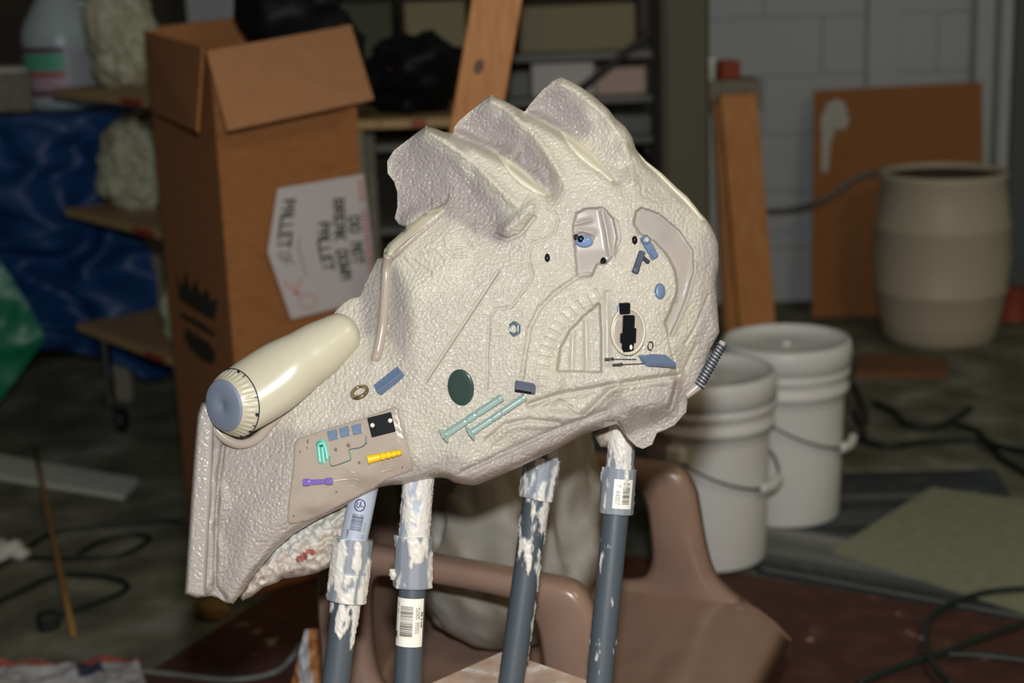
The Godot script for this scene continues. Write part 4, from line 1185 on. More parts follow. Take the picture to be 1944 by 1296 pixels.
func build_rack() -> void:
	# far storage rack behind the plank
	var z := -4.55
	var x0 := at_z(600, 100, z).x
	var x1 := at_z(1262, 100, z).x
	var rack := thing("storage_rack", "grey metal storage rack holding papers and boxes behind the leaning plank", "rack", Vector3(x0, 0, z))
	var ys := [at_z(1100, 100, z).y, at_z(1100, 184, z).y, at_z(1100, 262, z).y, at_z(1100, 420, z).y, at_z(1100, 620, z).y, 1.30]
	for y in ys: part(rack, "shelf", slab(Vector3(0, y - 0.022, 0), Vector3(x1 - x0, 0, 0), Vector3(0, 0.022, 0), Vector3(0, 0, -0.45)), M.rack_grey)
	for e in [[0.0, 0.0], [x1 - x0 - 0.04, 0.0], [0.0, -0.41], [x1 - x0 - 0.04, -0.41]]:
		part(rack, "upright", box(Vector3(0.04, 1.9, 0.04), 0.004), M.rack_dark, move(Vector3(e[0] + 0.02, 0.95, e[1] - 0.02)))
	part(rack, "back_panel", slab(Vector3(0, 0.02, -0.452), Vector3(x1 - x0, 0, 0), Vector3(0, 1.86, 0), Vector3(0, 0, -0.012)), M.dark_ply)
	part(rack, "brace", tube([at_z(1096, 175, z + 0.02) - rack.position, at_z(1240, 58, z + 0.02) - rack.position], 0.012, 8, 4), M.rack_dark)
	var put := func(called: String, label: String, cat: String, l: float, t: float, r: float, base: float, m: Material, depth: float, back: float) -> void:
		var p0 := at_z(l, t, z - back)
		var p1 := at_z(r, t, z - back)
		single(called, label, cat, box(Vector3(p1.x - p0.x, p0.y - base, depth), 0.004), m, move(Vector3((p0.x + p1.x) / 2, (p0.y + base) / 2 + 0.001, z - back - depth / 2)))
	put.call("storage_box", "long olive cardboard box on the rack's upper shelf beside the post", "box", 985, 14, 1206, ys[0], M.olive_box, 0.3, 0.04)
	put.call("storage_box", "short olive cardboard box on the rack just past the leaning plank", "box", 766, 6, 882, ys[0], M.olive_box, 0.3, 0.04)
	put.call("storage_box", "dark green crate on the rack above the black bag", "crate", 640, 8, 742, ys[0], M.green_box, 0.3, 0.04)
	for k in 3:
		put.call("paper_stack", ["flat stack of white paper on the rack under the long olive box", "pinkish folder lying on the rack's paper shelf", "grey folder lying beside the white paper stack"][k], "paper", [1008, 1130, 960][k], [122, 130, 138][k], [1128, 1226, 1006][k], ys[1], [M.paper_white, M.paper_pink, M.rack_grey][k], 0.28, 0.02 + k * 0.01)
	put.call("black_bin", "black bin on the rack's third shelf", "bin", 1205, 300, 1236, ys[3], M.black_plastic, 0.3, 0.05)
	put.call("grey_tray", "shallow grey tray on the rack below the papers", "tray", 1100, 222, 1238, ys[2], M.rack_grey, 0.3, 0.03)
	# leaning plank
	var foot := at_height(738, 1200, 0.0)
	var top := at_depth(958, -70, 2.85)
	var plank := thing("leaning_plank", "long orange-brown pine plank leaning in front of the storage rack", "plank", foot)
	var side := rt * 0.092
	part(plank, "board", slab(-side * 0.5 + Vector3(0, 0.012, 0), side, top - foot, Vector3(0, 0, -0.04)), M.pine)
	var lean := top - foot
	var kt := (at_depth(909, 140, 2.87).y - foot.y) / lean.y
	var kn := lean * kt + Vector3(0, 0.012, 0.0015) - rt * 0.012
	part(plank, "knot", sheet(18, 2, func(u: float, v: float) -> Vector3: return kn + rt * cos(u * TAU) * 0.009 * v + lean.normalized() * sin(u * TAU) * 0.014 * v), M.knot)

func build_left() -> void:
	# open shelving
	var l := at_height(98, 168, 0.945)
	var r := at_height(338, 194, 0.945)
	l.y = 0
	r.y = 0
	var along_v := r - l
	var inward := Vector3(along_v.z, 0, -along_v.x).normalized() * -1.0
	if inward.z > 0: inward = -inward
	inward *= 0.34
	var shelf := thing("open_shelving", "low wooden shelving on casters behind the tall cardboard box", "shelving", l)
	var ys := [0.945, 0.627, 0.31]
	for y in ys:
		var s := part(shelf, "shelf_board", slab(Vector3(0, y - 0.022, 0), along_v, Vector3(0, 0.022, 0), inward), M.shelf_wood)
		part(s, "red_tape", slab(along_v * 0.58 + Vector3(0, y - 0.021, 0) - inward * 0.004, along_v * 0.16, Vector3(0, 0.018, 0), inward * 0.003), M.rust_red)
	for e in [[0.22, 0.85], [0.97, 0.9], [0.97, 0.1]]:
		part(shelf, "upright", box(Vector3(0.05, 0.90, 0.05), 0.004), M.rack_grey, move(along_v * e[0] + inward * e[1] + Vector3(0, 0.50, 0)))
	for e in [[0.12, 0.2], [0.12, 0.8], [0.95, 0.2], [0.95, 0.8]]:
		var at: Vector3 = along_v * e[0] + inward * e[1]
		var cst := part(shelf, "caster", lathe([Vector2(0, -0.012), Vector2(0.03, -0.012), Vector2(0.036, -0.006), Vector2(0.036, 0.006), Vector2(0.03, 0.012), Vector2(0, 0.012)], 24), M.black_rubber, Transform3D(Basis(Vector3(0, 0, 1), PI / 2), at + Vector3(0, 0.037, 0)))
		part(cst, "fork", box(Vector3(0.24, 0.012, 0.05), 0.003), M.chrome, move(Vector3(0.13, 0.022, 0)))
	# plaster casts on the shelves
	var inv := inward.normalized()
	for e in [[252, 0.945, Vector3(0.088, 0.15, 0.10), 21, "tall lumpy plaster head cast on the top shelf, beside the cardboard box", 0.42], [250, 0.627, Vector3(0.092, 0.122, 0.10), 33, "round lumpy plaster head cast on the middle shelf", 0.4], [322, 0.31, Vector3(0.05, 0.10, 0.06), 47, "small pale plaster cast on the bottom shelf, half hidden by the box", 0.3]]:
		var spot := at_plane(e[0], 300, l + inv * 0.34 * e[5], inv)
		var rr: Vector3 = e[2]
		var c := thing("plaster_head", e[4], "plaster cast", Vector3(spot.x, e[1] + rr.y * 0.85, spot.z))
		var toward := (eye - c.position).normalized()
		var dents := []
		for q in [[-0.38, -0.42, 0.16], [0.22, -0.5, 0.14], [0.34, 0.55, 0.13], [-0.1, -0.1, 0.2]]: dents.append([(toward + rt * q[0] + up * q[1]).normalized(), q[2]])
		var lumps := FastNoiseLite.new()
		lumps.seed = e[3]
		lumps.frequency = 9.0
		lumps.fractal_octaves = 3
		part(c, "cast", sheet(72, 54, func(u: float, v: float) -> Vector3:
			var g := -u * TAU
			var h := (v - 0.5) * PI
			var d := Vector3(cos(g) * cos(h), sin(h), sin(g) * cos(h))
			var p := d * rr * (1.0 + 0.28 * lumps.get_noise_3dv(d * rr))
			for q in dents: p -= d * rr.x * 0.55 * exp(-pow(d.angle_to(q[0]) / q[1], 2.0))
			p.y = maxf(p.y, -rr.y * 0.85)
			return p), M.plaster_old)
	# black bags
	var bz := -3.7
	var b0 := at_z(655, 222, bz)
	var b1 := at_z(905, 222, bz)
	var by := at_z(775, 226, bz).y
	var bench := thing("wooden_bench", "narrow wooden bench marked with red tape, behind the tall cardboard box", "bench", Vector3(b0.x, 0, bz))
	var bt := part(bench, "bench_top", slab(Vector3(0, by - 0.022, 0), Vector3(b1.x - b0.x, 0, 0), Vector3(0, 0.022, 0), Vector3(0, 0, -0.36)), M.shelf_wood)
	part(bt, "red_tape", slab(Vector3((b1.x - b0.x) * 0.5, by - 0.021, 0.001), Vector3(0.035, 0, 0), Vector3(0, 0.019, 0), Vector3(0, 0, 0.001)), M.rust_red)
	for e in [[0.02, -0.04], [b1.x - b0.x - 0.02, -0.04], [0.02, -0.32], [b1.x - b0.x - 0.02, -0.32]]:
		part(bench, "leg", box(Vector3(0.04, by - 0.022, 0.04), 0.004), M.grey_wood, move(Vector3(e[0], (by - 0.022) / 2, e[1])))
	var bag := thing("rubbish_bag", "black plastic rubbish bag slumped on the narrow bench beside the leaning plank", "bag", Vector3(at_z(786, 226, bz).x, by + 0.001, bz - 0.16))
	part(bag, "sack", blob(Vector3(0.14, 0.105, 0.13), 0.06, 6.0, 61, 56, 40), M.black_plastic, move(Vector3(0, 0.09, 0)))
	part(bag, "pink_tag", blob(Vector3(0.013, 0.009, 0.007), 0.004, 60.0, 4, 14, 10, false), M.pink, move(at_z(750, 131, bag.position.z + 0.125) - bag.position))
	# the tall box
	var a := at_depth(398, 95, 2.95)
	var b := at_depth(668, 48, 3.12)
	var d := at_depth(275, 60, 3.34)
	var c2 := b + d - a
	var o := Vector3(a.x, 0, a.z)
	var carton := thing("cardboard_box", "tall open cardboard box with a white printed label and folded-down flaps", "box", o)
	var low := func(p: Vector3) -> Vector3: return Vector3(p.x, 0.002, p.z)
	var names := ["front_wall", "side_wall", "back_wall", "rear_side_wall"]
	var ring_c := [a, b, c2, d]
	var fn := ((b - a).cross(Vector3.UP)).normalized() * -1.0
	if fn.dot(eye - a) < 0: fn = -fn
	var sn := ((d - a).cross(Vector3.UP)).normalized()
	if sn.dot(c2 - a) > 0: sn = -sn
	for k in 4:
		var p: Vector3 = ring_c[k]
		var q: Vector3 = ring_c[(k + 1) % 4]
		part(carton, ["front_panel", "right_panel", "back_panel", "left_panel"][k], quad_slab([p - o, low.call(p) - o, low.call(q) - o, q - o], 0.005), M.cardboard)
	part(carton, "base_panel", quad_slab([low.call(a) - o, low.call(b) - o, low.call(c2) - o, low.call(d) - o], -0.004), M.cardboard)
	var fl := func(pts: Array, depths: Array) -> Array:
		var out := []
		for k in 4: out.append(at_depth(pts[k][0], pts[k][1], depths[k]) - o)
		return out
	part(carton, "front_flap", quad_slab(fl.call([[392, 97], [432, 248], [710, 188], [666, 47]], [2.94, 2.885, 3.04, 3.11]), 0.005), M.cardboard_light)
	part(carton, "side_flap", quad_slab(fl.call([[273, 59], [288, 212], [373, 250], [383, 90]], [3.33, 3.27, 2.91, 2.955]), 0.005), M.cardboard)
	part(carton, "back_flap", quad_slab(fl.call([[300, 50], [312, 66], [545, 40], [520, 24]], [3.45, 3.42, 3.50, 3.53]), 0.005), M.cardboard_light)
	# label and prints
	var lp := []
	for e in [[527, 358], [508, 478], [553, 606], [716, 566], [706, 460], [690, 330]]: lp.append(at_plane(e[0], e[1], a + fn * (0.006 if e[1] < 400 else 0.014), fn) - o)
	part(carton, "paper_label", sheet(12, 12, func(u: float, v: float) -> Vector3:
		var lft: Vector3 = lp[0].lerp(lp[1], v * 2) if v < 0.5 else lp[1].lerp(lp[2], v * 2 - 1)
		var rgt: Vector3 = lp[5].lerp(lp[4], v * 2) if v < 0.5 else lp[4].lerp(lp[3], v * 2 - 1)
		return lft.lerp(rgt, u)), M.box_label)
	for shape in [[[336, 520], [346, 548], [352, 512], [362, 552], [372, 530], [380, 560], [396, 548], [398, 572], [413, 568], [408, 606], [396, 604], [370, 588], [340, 568]], [[352, 622], [372, 636], [396, 650], [410, 672], [404, 692], [384, 684], [362, 664], [350, 640]], [[340, 592], [358, 600], [390, 618], [410, 634], [408, 640], [380, 624], [346, 604]]]:
		var pts := PackedVector2Array()
		var su := (d - a)
		su.y = 0
		su = su.normalized()
		for e in shape:
			var q := at_plane(e[0], e[1], a + sn * 0.0015, sn)
			pts.append(Vector2((q - a).dot(su), q.y))
		var base := Vector3(a.x, 0, a.z) + sn * 0.0015 - o
		var sx := Transform3D(Basis(su, Vector3.UP, su.cross(Vector3.UP)), base)
		part(carton, "printed_crown" if shape.size() > 10 else "printed_lettering", prism(pts, 0.0006), M.print_dark, sx)
	var inside := (a + c2) / 2
	single("rubbish_bag", "crumpled black plastic bag poking out of the open cardboard box", "bag", blob(Vector3(0.115, 0.22, 0.10), 0.06, 6.0, 77, 48, 40), M.black_plastic, move(at_depth(560, 40, 3.24) - Vector3(0, 0.06, 0)))
	# table with tarps, jug
	var tz := -4.45
	var tl := at_z(-260, 222, tz)
	var tr := at_z(212, 222, tz)
	var ty := at_z(100, 226, tz).y
	var table := thing("work_table", "wooden work table hidden under a blue tarp", "table", Vector3(tl.x, 0, tz))
	var width := tr.x - tl.x
	part(table, "table_top", slab(Vector3(0, ty - 0.035, -0.02), Vector3(width, 0, 0), Vector3(0, 0.03, 0), Vector3(0, 0, -0.7)), M.grey_wood)
	for e in [[0.06, -0.08], [width - 0.06, -0.08], [0.06, -0.66], [width - 0.06, -0.66]]:
		part(table, "leg", box(Vector3(0.06, ty - 0.035, 0.06), 0.004), M.grey_wood, move(Vector3(e[0], (ty - 0.035) / 2, e[1])))
	var cab_x0 := at_z(-160, 100, -5.2).x
	var cab_x1 := at_z(330, 100, -5.2).x
	var cabinet := thing("tall_cabinet", "dark brown wooden cabinet against the wall behind the plastic jug", "cabinet", Vector3((cab_x0 + cab_x1) / 2, 0, -5.34))
	part(cabinet, "carcass", box(Vector3(cab_x1 - cab_x0, 1.9, 0.28), 0.004), M.dark_ply, move(Vector3(0, 0.95, 0)))
	for sgn in [-1.0, 1.0]:
		var door := part(cabinet, "door", box(Vector3((cab_x1 - cab_x0) / 2 - 0.012, 1.82, 0.02), 0.004), M.dark_ply, move(Vector3(sgn * (cab_x1 - cab_x0) / 4, 0.96, 0.15)))
		part(door, "knob", lathe([Vector2(0.006, 0), Vector2(0.006, 0.012), Vector2(0.013, 0.018), Vector2(0.012, 0.026), Vector2(0, 0.03)], 16), M.brass_dark, Transform3D(Basis(Vector3.RIGHT, PI / 2), Vector3(-sgn * ((cab_x1 - cab_x0) / 4 - 0.04), 0.05, 0.01)))
	var fold := FastNoiseLite.new()
	fold.seed = 12
	fold.frequency = 4.0
	fold.fractal_octaves = 2
	single("blue_tarp", "crumpled blue tarp draped over the work table, hanging in folds", "tarp", sheet(90, 80, func(u: float, v: float) -> Vector3:
		var x := tl.x + width * (u * 1.04 - 0.01)
		if v < 0.3: return Vector3(x, ty + 0.002 + 0.012 * (fold.get_noise_2d(x, v * 3.0) + 0.6), tz - 0.6 * (1.0 - v / 0.3))
		var t := (v - 0.3) / 0.7
		var drop := ty - t * (ty - 0.16) * (0.8 + 0.28 * u)
		return Vector3(x + 0.10 * t * u, drop + 0.01 * (1.0 - t), tz + 0.03 + 0.05 * t + (0.02 + 0.05 * t) * sin(x * 22.0 + t * 3.0 + fold.get_noise_2d(x * 0.5, t) * 4.0) + 0.03 * fold.get_noise_2d(x * 0.6, t * 0.8))), M.tarp_blue)
	var gp := [at_z(-190, 380, -4.18), at_z(2, 496, -4.18), at_z(88, 640, -4.15), at_z(0, 762, -4.14), at_z(-190, 980, -4.12)]
	single("green_sack", "green woven sack hanging in front of the blue tarp", "sack", sheet(30, 30, func(u: float, v: float) -> Vector3:
		var left: Vector3 = gp[0].lerp(gp[4], v)
		var right: Vector3 = gp[1].lerp(gp[2], v * 2) if v < 0.5 else gp[2].lerp(gp[3], v * 2 - 1)
		var q: Vector3 = left.lerp(right, u)
		return q + Vector3(0, 0, 0.05 * sin(u * PI) * sin(v * PI) + 0.02 * fold.get_noise_2d(q.x * 2.0, q.y * 2.0))), M.sack_green)
	var jz := tz - 0.22
	var jb := at_z(128, 212, jz)
	var jug := thing("plastic_jug", "translucent white plastic jug with a green and maroon label on the blue tarp", "jug", Vector3(jb.x, ty + 0.012, jz))
	var k := -jz / F * 1.03
	part(jug, "bottle", lathe([Vector2(0, 0), Vector2(58, 0), Vector2(66, 4), Vector2(68, 14), Vector2(68, 124), Vector2(66, 140), Vector2(58, 158), Vector2(44, 182), Vector2(30, 204), Vector2(22, 216), Vector2(20, 222), Vector2(20, 226)].map(func(p: Vector2) -> Vector2: return p * k), 40), M.jug_plastic)
	part(jug, "jug_cap", lathe([Vector2(21, 222), Vector2(23, 224), Vector2(23, 246), Vector2(20, 249), Vector2(0, 249)].map(func(p: Vector2) -> Vector2: return p * k), 24), M.jug_plastic)
	part(jug, "jug_handle", tube([Vector3(40, 186, 10) * k, Vector3(64, 178, 12) * k, Vector3(70, 150, 12) * k, Vector3(62, 136, 10) * k], 8.0 * k, 10, 20), M.jug_plastic)
	part(jug, "jug_label", sheet(20, 2, func(u: float, v: float) -> Vector3:
		var g := PI * (0.92 - u * 0.80)
		return Vector3(cos(g) * 68.8 * k, lerpf(112.0, 18.0, v) * k, sin(g) * 68.8 * k)), M.jug_print)
	var wb := at_z(50, 140, tz - 0.10)
	var wl := at_z(-80, 140, tz - 0.10)
	single("grey_crate", "grey weathered box on the blue tarp beside the jug", "box", box(Vector3(wb.x - wl.x, wb.y - ty - 0.012, 0.2), 0.004), M.grey_wood, move(Vector3((wb.x + wl.x) / 2, (wb.y + ty) / 2 + 0.007, tz - 0.22)))
	single("paper_pad", "pale paper pad lying on the grey box beside the jug", "paper", box(Vector3(0.18, 0.014, 0.16), 0.002), M.off_white, move(Vector3(wb.x - 0.12, wb.y + 0.008, tz - 0.22), 0.2))

func build_chair() -> void:
	var n := at_height(1120, 1105, 0.56)
	var f := at_height(1312, 884, 0.56)
	var lat := f - n
	lat.y = 0
	var half := lat.length() / 2
	lat = lat.normalized()
	var fwd := Vector3(-lat.z, 0, lat.x)
	var mid := (n + f) / 2
	var chair := thing("armchair", "brown moulded plastic armchair with looped arms, behind the pipe legs", "chair", Vector3(mid.x, 0, mid.z), atan2(-fwd.z, fwd.x))
	# own axes: x forward, y up, z towards the camera's side
	var outer := [[-0.44, 0.30], [-0.47, 0.45], [-0.47, 0.57], [-0.44, 0.605], [-0.40, 0.612], [-0.25, 0.608], [-0.12, 0.602], [-0.04, 0.598], [-0.012, 0.588], [0.004, 0.566], [0.010, 0.54], [0.018, 0.49], [0.030, 0.44], [0.055, 0.41], [0.085, 0.385], [0.09, 0.34], [0.02, 0.29], [-0.2, 0.28]]
	var inner := [[-0.36, 0.43], [-0.385, 0.47], [-0.385, 0.545], [-0.37, 0.572], [-0.34, 0.582], [-0.25, 0.580], [-0.16, 0.576], [-0.115, 0.570], [-0.095, 0.558], [-0.083, 0.540], [-0.078, 0.515], [-0.074, 0.48], [-0.076, 0.455], [-0.086, 0.435], [-0.105, 0.42], [-0.15, 0.412], [-0.22, 0.412], [-0.30, 0.415]]
	var cnt := outer.size()
	for s in [-1.0, 1.0]:
		var loops := []
		for e in [[0.0, -0.012], [0.12, -0.018], [0.5, -0.02], [0.88, -0.018], [1.0, -0.012], [1.0, 0.012], [0.88, 0.018], [0.5, 0.02], [0.12, 0.018], [0.0, 0.012]]:
			loops.append(e)
		part(chair, "arm_loop", sheet(cnt * 4, loops.size(), func(u: float, v: float) -> Vector3:
			var lp: Array = loops[roundi(v * loops.size()) % loops.size()]
			var g := u * cnt
			var i := int(g) % cnt
			var j := (i + 1) % cnt
			var h := (i + cnt - 1) % cnt
			var k2 := (i + 2) % cnt
			var tt := g - floorf(g)
			var po := Vector2(outer[i][0], outer[i][1]).cubic_interpolate(Vector2(outer[j][0], outer[j][1]), Vector2(outer[h][0], outer[h][1]), Vector2(outer[k2][0], outer[k2][1]), tt)
			var pi := Vector2(inner[i][0], inner[i][1]).cubic_interpolate(Vector2(inner[j][0], inner[j][1]), Vector2(inner[h][0], inner[h][1]), Vector2(inner[k2][0], inner[k2][1]), tt)
			var p := po.lerp(pi, lp[0])
			p = Vector2(p.x * (0.74 if p.x < 0.0 else 1.0), p.y - 0.04)
			return Vector3(p.x, p.y, s * half + lp[1] + s * 0.03 * smoothstep(0.46, 0.26, p.y))), M.chair_brown)
		for e in [[0.05, 0.10], [-0.31, -0.36]]:
			part(chair, "leg", tube([Vector3(e[0], 0.36, s * half), Vector3(e[1], 0.001, s * (half + 0.03))], func(t: float) -> float: return 0.026 - 0.008 * t, 12, 10), M.chair_brown)
	part(chair, "seat", sheet(40, 40, func(u: float, v: float) -> Vector3:
		var z := lerpf(-half - 0.01, half + 0.01, u)
		if v > 0.5: return Vector3(lerpf(0.13, -0.34, (v - 0.5) * 2.0), 0.335, z)
		var x := lerpf(-0.34, 0.14, v * 2.0)
		var q := v * 2.0
		return Vector3(x, 0.365 - 0.02 * sin(q * PI) * sin(u * PI) - 0.05 * pow(maxf(0.0, q - 0.82) / 0.18, 2.0) + 0.003 * sin(x * 160.0) * sin(u * PI), z)), M.chair_brown)
	part(chair, "backrest", sheet(30, 40, func(u: float, v: float) -> Vector3:
		var side2 := 1.0 if v < 0.5 else -1.0
		var q := v * 2.0 if v < 0.5 else 2.0 - v * 2.0
		var z := lerpf(-half, half, u)
		var bow := 0.05 * pow(2.0 * u - 1.0, 2.0)
		return Vector3(-0.34 - 0.04 * q + bow + side2 * 0.008, 0.34 + 0.36 * q, z)), M.chair_brown)
	# bag of film on the seat
	var film := FastNoiseLite.new()
	film.seed = 23
	film.frequency = 11.0
	film.fractal_type = FastNoiseLite.FRACTAL_RIDGED
	film.fractal_octaves = 3
	var g := chair.transform * Vector3(-0.20, 0.36, 0.0)
	single("plastic_bag", "crumpled translucent plastic bag with olive contents, standing on the brown chair", "bag", sheet(70, 60, func(u: float, v: float) -> Vector3:
		var a := -u * TAU
		var b := (v - 0.5) * PI
		var w := 0.135 - 0.02 * v + 0.012 * sin(v * 9.0)
		var p := Vector3(cos(a) * pow(cos(b), 0.4) * w, v * 0.44, sin(a) * pow(cos(b), 0.4) * 0.12)
		return p * (1.0 + 0.2 * film.get_noise_3dv(p * Vector3(1.0, 0.35, 1.0))), func(u: float, v: float) -> Color:
		var n2 := film.get_noise_3d(u * 0.7, v * 0.25, 3.0)
		return Color(0.15, 0.115, 0.07).lerp(Color(0.30, 0.285, 0.25), clampf(0.5 + n2 * 1.2 - (0.55 if v > 0.62 + 0.1 * n2 else 0.0), 0.0, 1.0))), M.film, move(Vector3(g.x, g.y + 0.001, g.z)))

func build_stand_table() -> void:
	var y := 0.53
	var c := at_height(955, 1236, y)
	var l := (at_height(820, 1296, y) - c).normalized()
	var r := (at_height(1112, 1290, y) - c).normalized()
	var stool := thing("wooden_stool", "low wooden stool with scuffed pinkish-brown board top under the pipe legs", "stool", Vector3(c.x, 0, c.z))
	part(stool, "board_top", quad_slab([Vector3(0, y, 0), l * 0.62 + Vector3(0, y, 0), (l + r) * 0.62 + Vector3(0, y, 0), r * 0.62 + Vector3(0, y, 0)], 0.022), M.scuffed_board)
	for e in [[0.12, 0.12], [0.5, 0.12], [0.12, 0.5], [0.5, 0.5]]:
		var p: Vector3 = l * e[0] + r * e[1]
		part(stool, "leg", box(Vector3(0.045, y - 0.022, 0.045), 0.004), M.pine, move(p + Vector3(0, (y - 0.022) / 2, 0), 0.7))

# ------------------------------------------------------------------ materials used
func build_materials() -> void:
	var skin_m := mat("skin", Color.WHITE, 0.22)
	skin_m.metallic_specular = 0.32
	skin_m.vertex_color_use_as_albedo = true
	var painted := mat("painted", Color.WHITE, 0.55)
	painted.vertex_color_use_as_albedo = true
	var pipe := mat("pipe", Color.WHITE, 0.45)
	pipe.vertex_color_use_as_albedo = true
	var plaster := mat("plaster", Color.WHITE, 0.6)
	plaster.vertex_color_use_as_albedo = true
	var film := mat("film", Color.WHITE, 0.42)
	film.vertex_color_use_as_albedo = true
	mat("plaster_grey", rgb8(160, 152, 138), 0.7)
	mat("cream_paint", rgb8(182, 175, 152), 0.35)
	mat("cream_gloss", rgb8(186, 180, 158), 0.28)
	mat("pale_gloss", rgb8(208, 203, 182), 0.2)
	mat("taupe_paint", rgb8(160, 148, 138), 0.35)
	mat("taupe_gloss", rgb8(160, 147, 134), 0.2)
	mat("ink", rgb8(34, 32, 40), 0.6)
	mat("dark_red", rgb8(88, 52, 52), 0.6)
	mat("grey_blue", rgb8(118, 126, 142), 0.55)
	mat("slate_blue", rgb8(92, 110, 138), 0.4)
	mat("slate", rgb8(84, 90, 106), 0.4)
	mat("slate_dark", rgb8(58, 68, 84), 0.4)
	mat("cobalt", rgb8(44, 72, 140), 0.4)
	mat("brass", rgb8(170, 160, 130), 0.25, 0.9)
	mat("brass_dark", rgb8(96, 88, 66), 0.3, 0.8)
	mat("zinc", rgb8(164, 188, 182), 0.26, 0.4)
	mat("zinc_blue", rgb8(128, 146, 158), 0.35, 0.6)
	mat("chrome", rgb8(200, 205, 210), 0.12, 1.0)
	mat("black_gloss", rgb8(14, 16, 20), 0.35).metallic_specular = 0.3
	mat("white_paint", rgb8(205, 200, 190), 0.5)
	mat("mint", rgb8(108, 196, 176), 0.35)
	mat("yellow", rgb8(228, 186, 14), 0.4)
	mat("purple", rgb8(140, 118, 200), 0.14, 0.35)
	mat("wire_green", rgb8(84, 112, 100), 0.35, 0.3)
	mat("wire_dark", rgb8(70, 72, 70), 0.35, 0.6)
	mat("green_metal", rgb8(72, 92, 86), 0.22, 0.5)
	mat("eye_blue", rgb8(112, 136, 172), 0.18)
	mat("cord_blue", rgb8(44, 58, 76), 0.5)
	textured("concrete", [[0.0, rgb8(68, 69, 56)], [0.4, rgb8(98, 98, 82)], [0.6, rgb8(114, 113, 96)], [1.0, rgb8(156, 157, 146)]], 0.012, 0.7, 3, 0.8, 6, true)
	mat("wall_paint", rgb8(188, 190, 192), 0.7)
	mat("wall_grey", rgb8(120, 118, 108), 0.8)
	mat("door_dark", rgb8(92, 98, 100), 0.6)
	textured("maroon", [[0.0, rgb8(64, 36, 27)], [0.62, rgb8(80, 45, 35)], [0.82, rgb8(94, 54, 44)], [0.9, rgb8(170, 150, 140)], [1.0, rgb8(190, 180, 170)]], 0.02, 1.1, 8, 0.85, 5, true)
	textured("beige", [[0.0, rgb8(132, 134, 110)], [1.0, rgb8(154, 155, 130)]], 0.03, 2.0, 15, 0.9, 4, true)
	mat("pale_wood", rgb8(196, 200, 188), 0.7)
	textured("wood_yellow", [[0.0, rgb8(138, 100, 50)], [1.0, rgb8(170, 128, 70)]], 0.02, 6.0, 4, 0.6, 3)
	mat("black_rubber", rgb8(24, 28, 28), 0.5)
	mat("dark_green", rgb8(26, 40, 34), 0.45)
	mat("off_white", rgb8(190, 186, 176), 0.7)
	mat("bucket_white", rgb8(226, 226, 224), 0.4)
	mat("barrel", rgb8(196, 184, 160), 0.5)
	mat("lid_brown", rgb8(70, 56, 38), 0.7)
	textured("cardboard", [[0.0, rgb8(150, 96, 52)], [1.0, rgb8(168, 112, 64)]], 0.02, 3.0, 10, 0.85, 3)
	textured("cardboard_light", [[0.0, rgb8(168, 118, 78)], [1.0, rgb8(184, 132, 92)]], 0.02, 3.0, 11, 0.85, 3)
	mat("cable_grey", rgb8(120, 122, 116), 0.5)
	mat("rust_red", rgb8(150, 66, 42), 0.6)
	textured("red_wood", [[0.0, rgb8(112, 72, 44)], [1.0, rgb8(140, 92, 58)]], 0.02, 3.0, 13, 0.8, 3)
	textured("grey_wood", [[0.0, rgb8(112, 108, 94)], [1.0, rgb8(142, 136, 118)]], 0.02, 3.0, 14, 0.8, 3)
	textured("pine", [[0.0, rgb8(176, 112, 56)], [0.5, rgb8(196, 130, 70)], [1.0, rgb8(206, 146, 86)]], 0.015, 2.0, 16, 0.6, 4, false, Vector3(6.0, 0.6, 6.0))
	mat("knot", rgb8(96, 58, 28), 0.6)
	mat("post_brown", rgb8(82, 79, 64), 0.7)
	mat("rack_grey", rgb8(120, 118, 112), 0.6)
	mat("dark_ply", rgb8(54, 46, 34), 0.8)
	mat("rack_dark", rgb8(56, 54, 46), 0.6)
	mat("olive_box", rgb8(142, 132, 104), 0.8)
	mat("green_box", rgb8(78, 82, 64), 0.8)
	mat("paper_white", rgb8(196, 194, 192), 0.7)
	mat("paper_pink", rgb8(196, 172, 162), 0.7)
	mat("black_plastic", rgb8(16, 17, 19), 0.5).metallic_specular = 0.3
	mat("pink", rgb8(190, 96, 140), 0.5)
	textured("shelf_wood", [[0.0, rgb8(164, 134, 92)], [1.0, rgb8(186, 156, 112)]], 0.02, 3.0, 18, 0.7, 3)
	textured("plaster_old", [[0.0, rgb8(138, 136, 108)], [0.6, rgb8(186, 184, 158)], [1.0, rgb8(206, 204, 184)]], 0.02, 4.0, 19, 0.8, 5)
	mat("print_dark", rgb8(46, 40, 26), 0.8)
	textured("tarp_blue", [[0.0, rgb8(18, 58, 108)], [1.0, rgb8(26, 72, 126)]], 0.02, 3.0, 20, 0.5, 3)
	textured("sack_green", [[0.0, rgb8(18, 112, 78)], [1.0, rgb8(30, 134, 96)]], 0.02, 3.0, 22, 0.4, 3)
	var jp := mat("jug_plastic", rgb8(176, 190, 192), 0.35)
	jp.backlight_enabled = true
	jp.backlight = Color(0.25, 0.28, 0.28)
	textured("chair_brown", [[0.0, rgb8(134, 108, 94)], [1.0, rgb8(144, 117, 101)]], 0.01, 2.0, 24, 0.28, 2)
	textured("scuffed_board", [[0.0, rgb8(178, 146, 126)], [0.5, rgb8(196, 168, 148)], [0.66, rgb8(206, 182, 166)], [0.8, rgb8(226, 218, 210)], [1.0, rgb8(234, 228, 222)]], 0.015, 3.0, 25, 0.6, 6)
	var glow := mat("lamp_glow", Color.WHITE, 0.5)
	glow.emission_enabled = true
	glow.emission = Color(0.92, 1.0, 0.92)
	glow.emission_energy_multiplier = 1.0

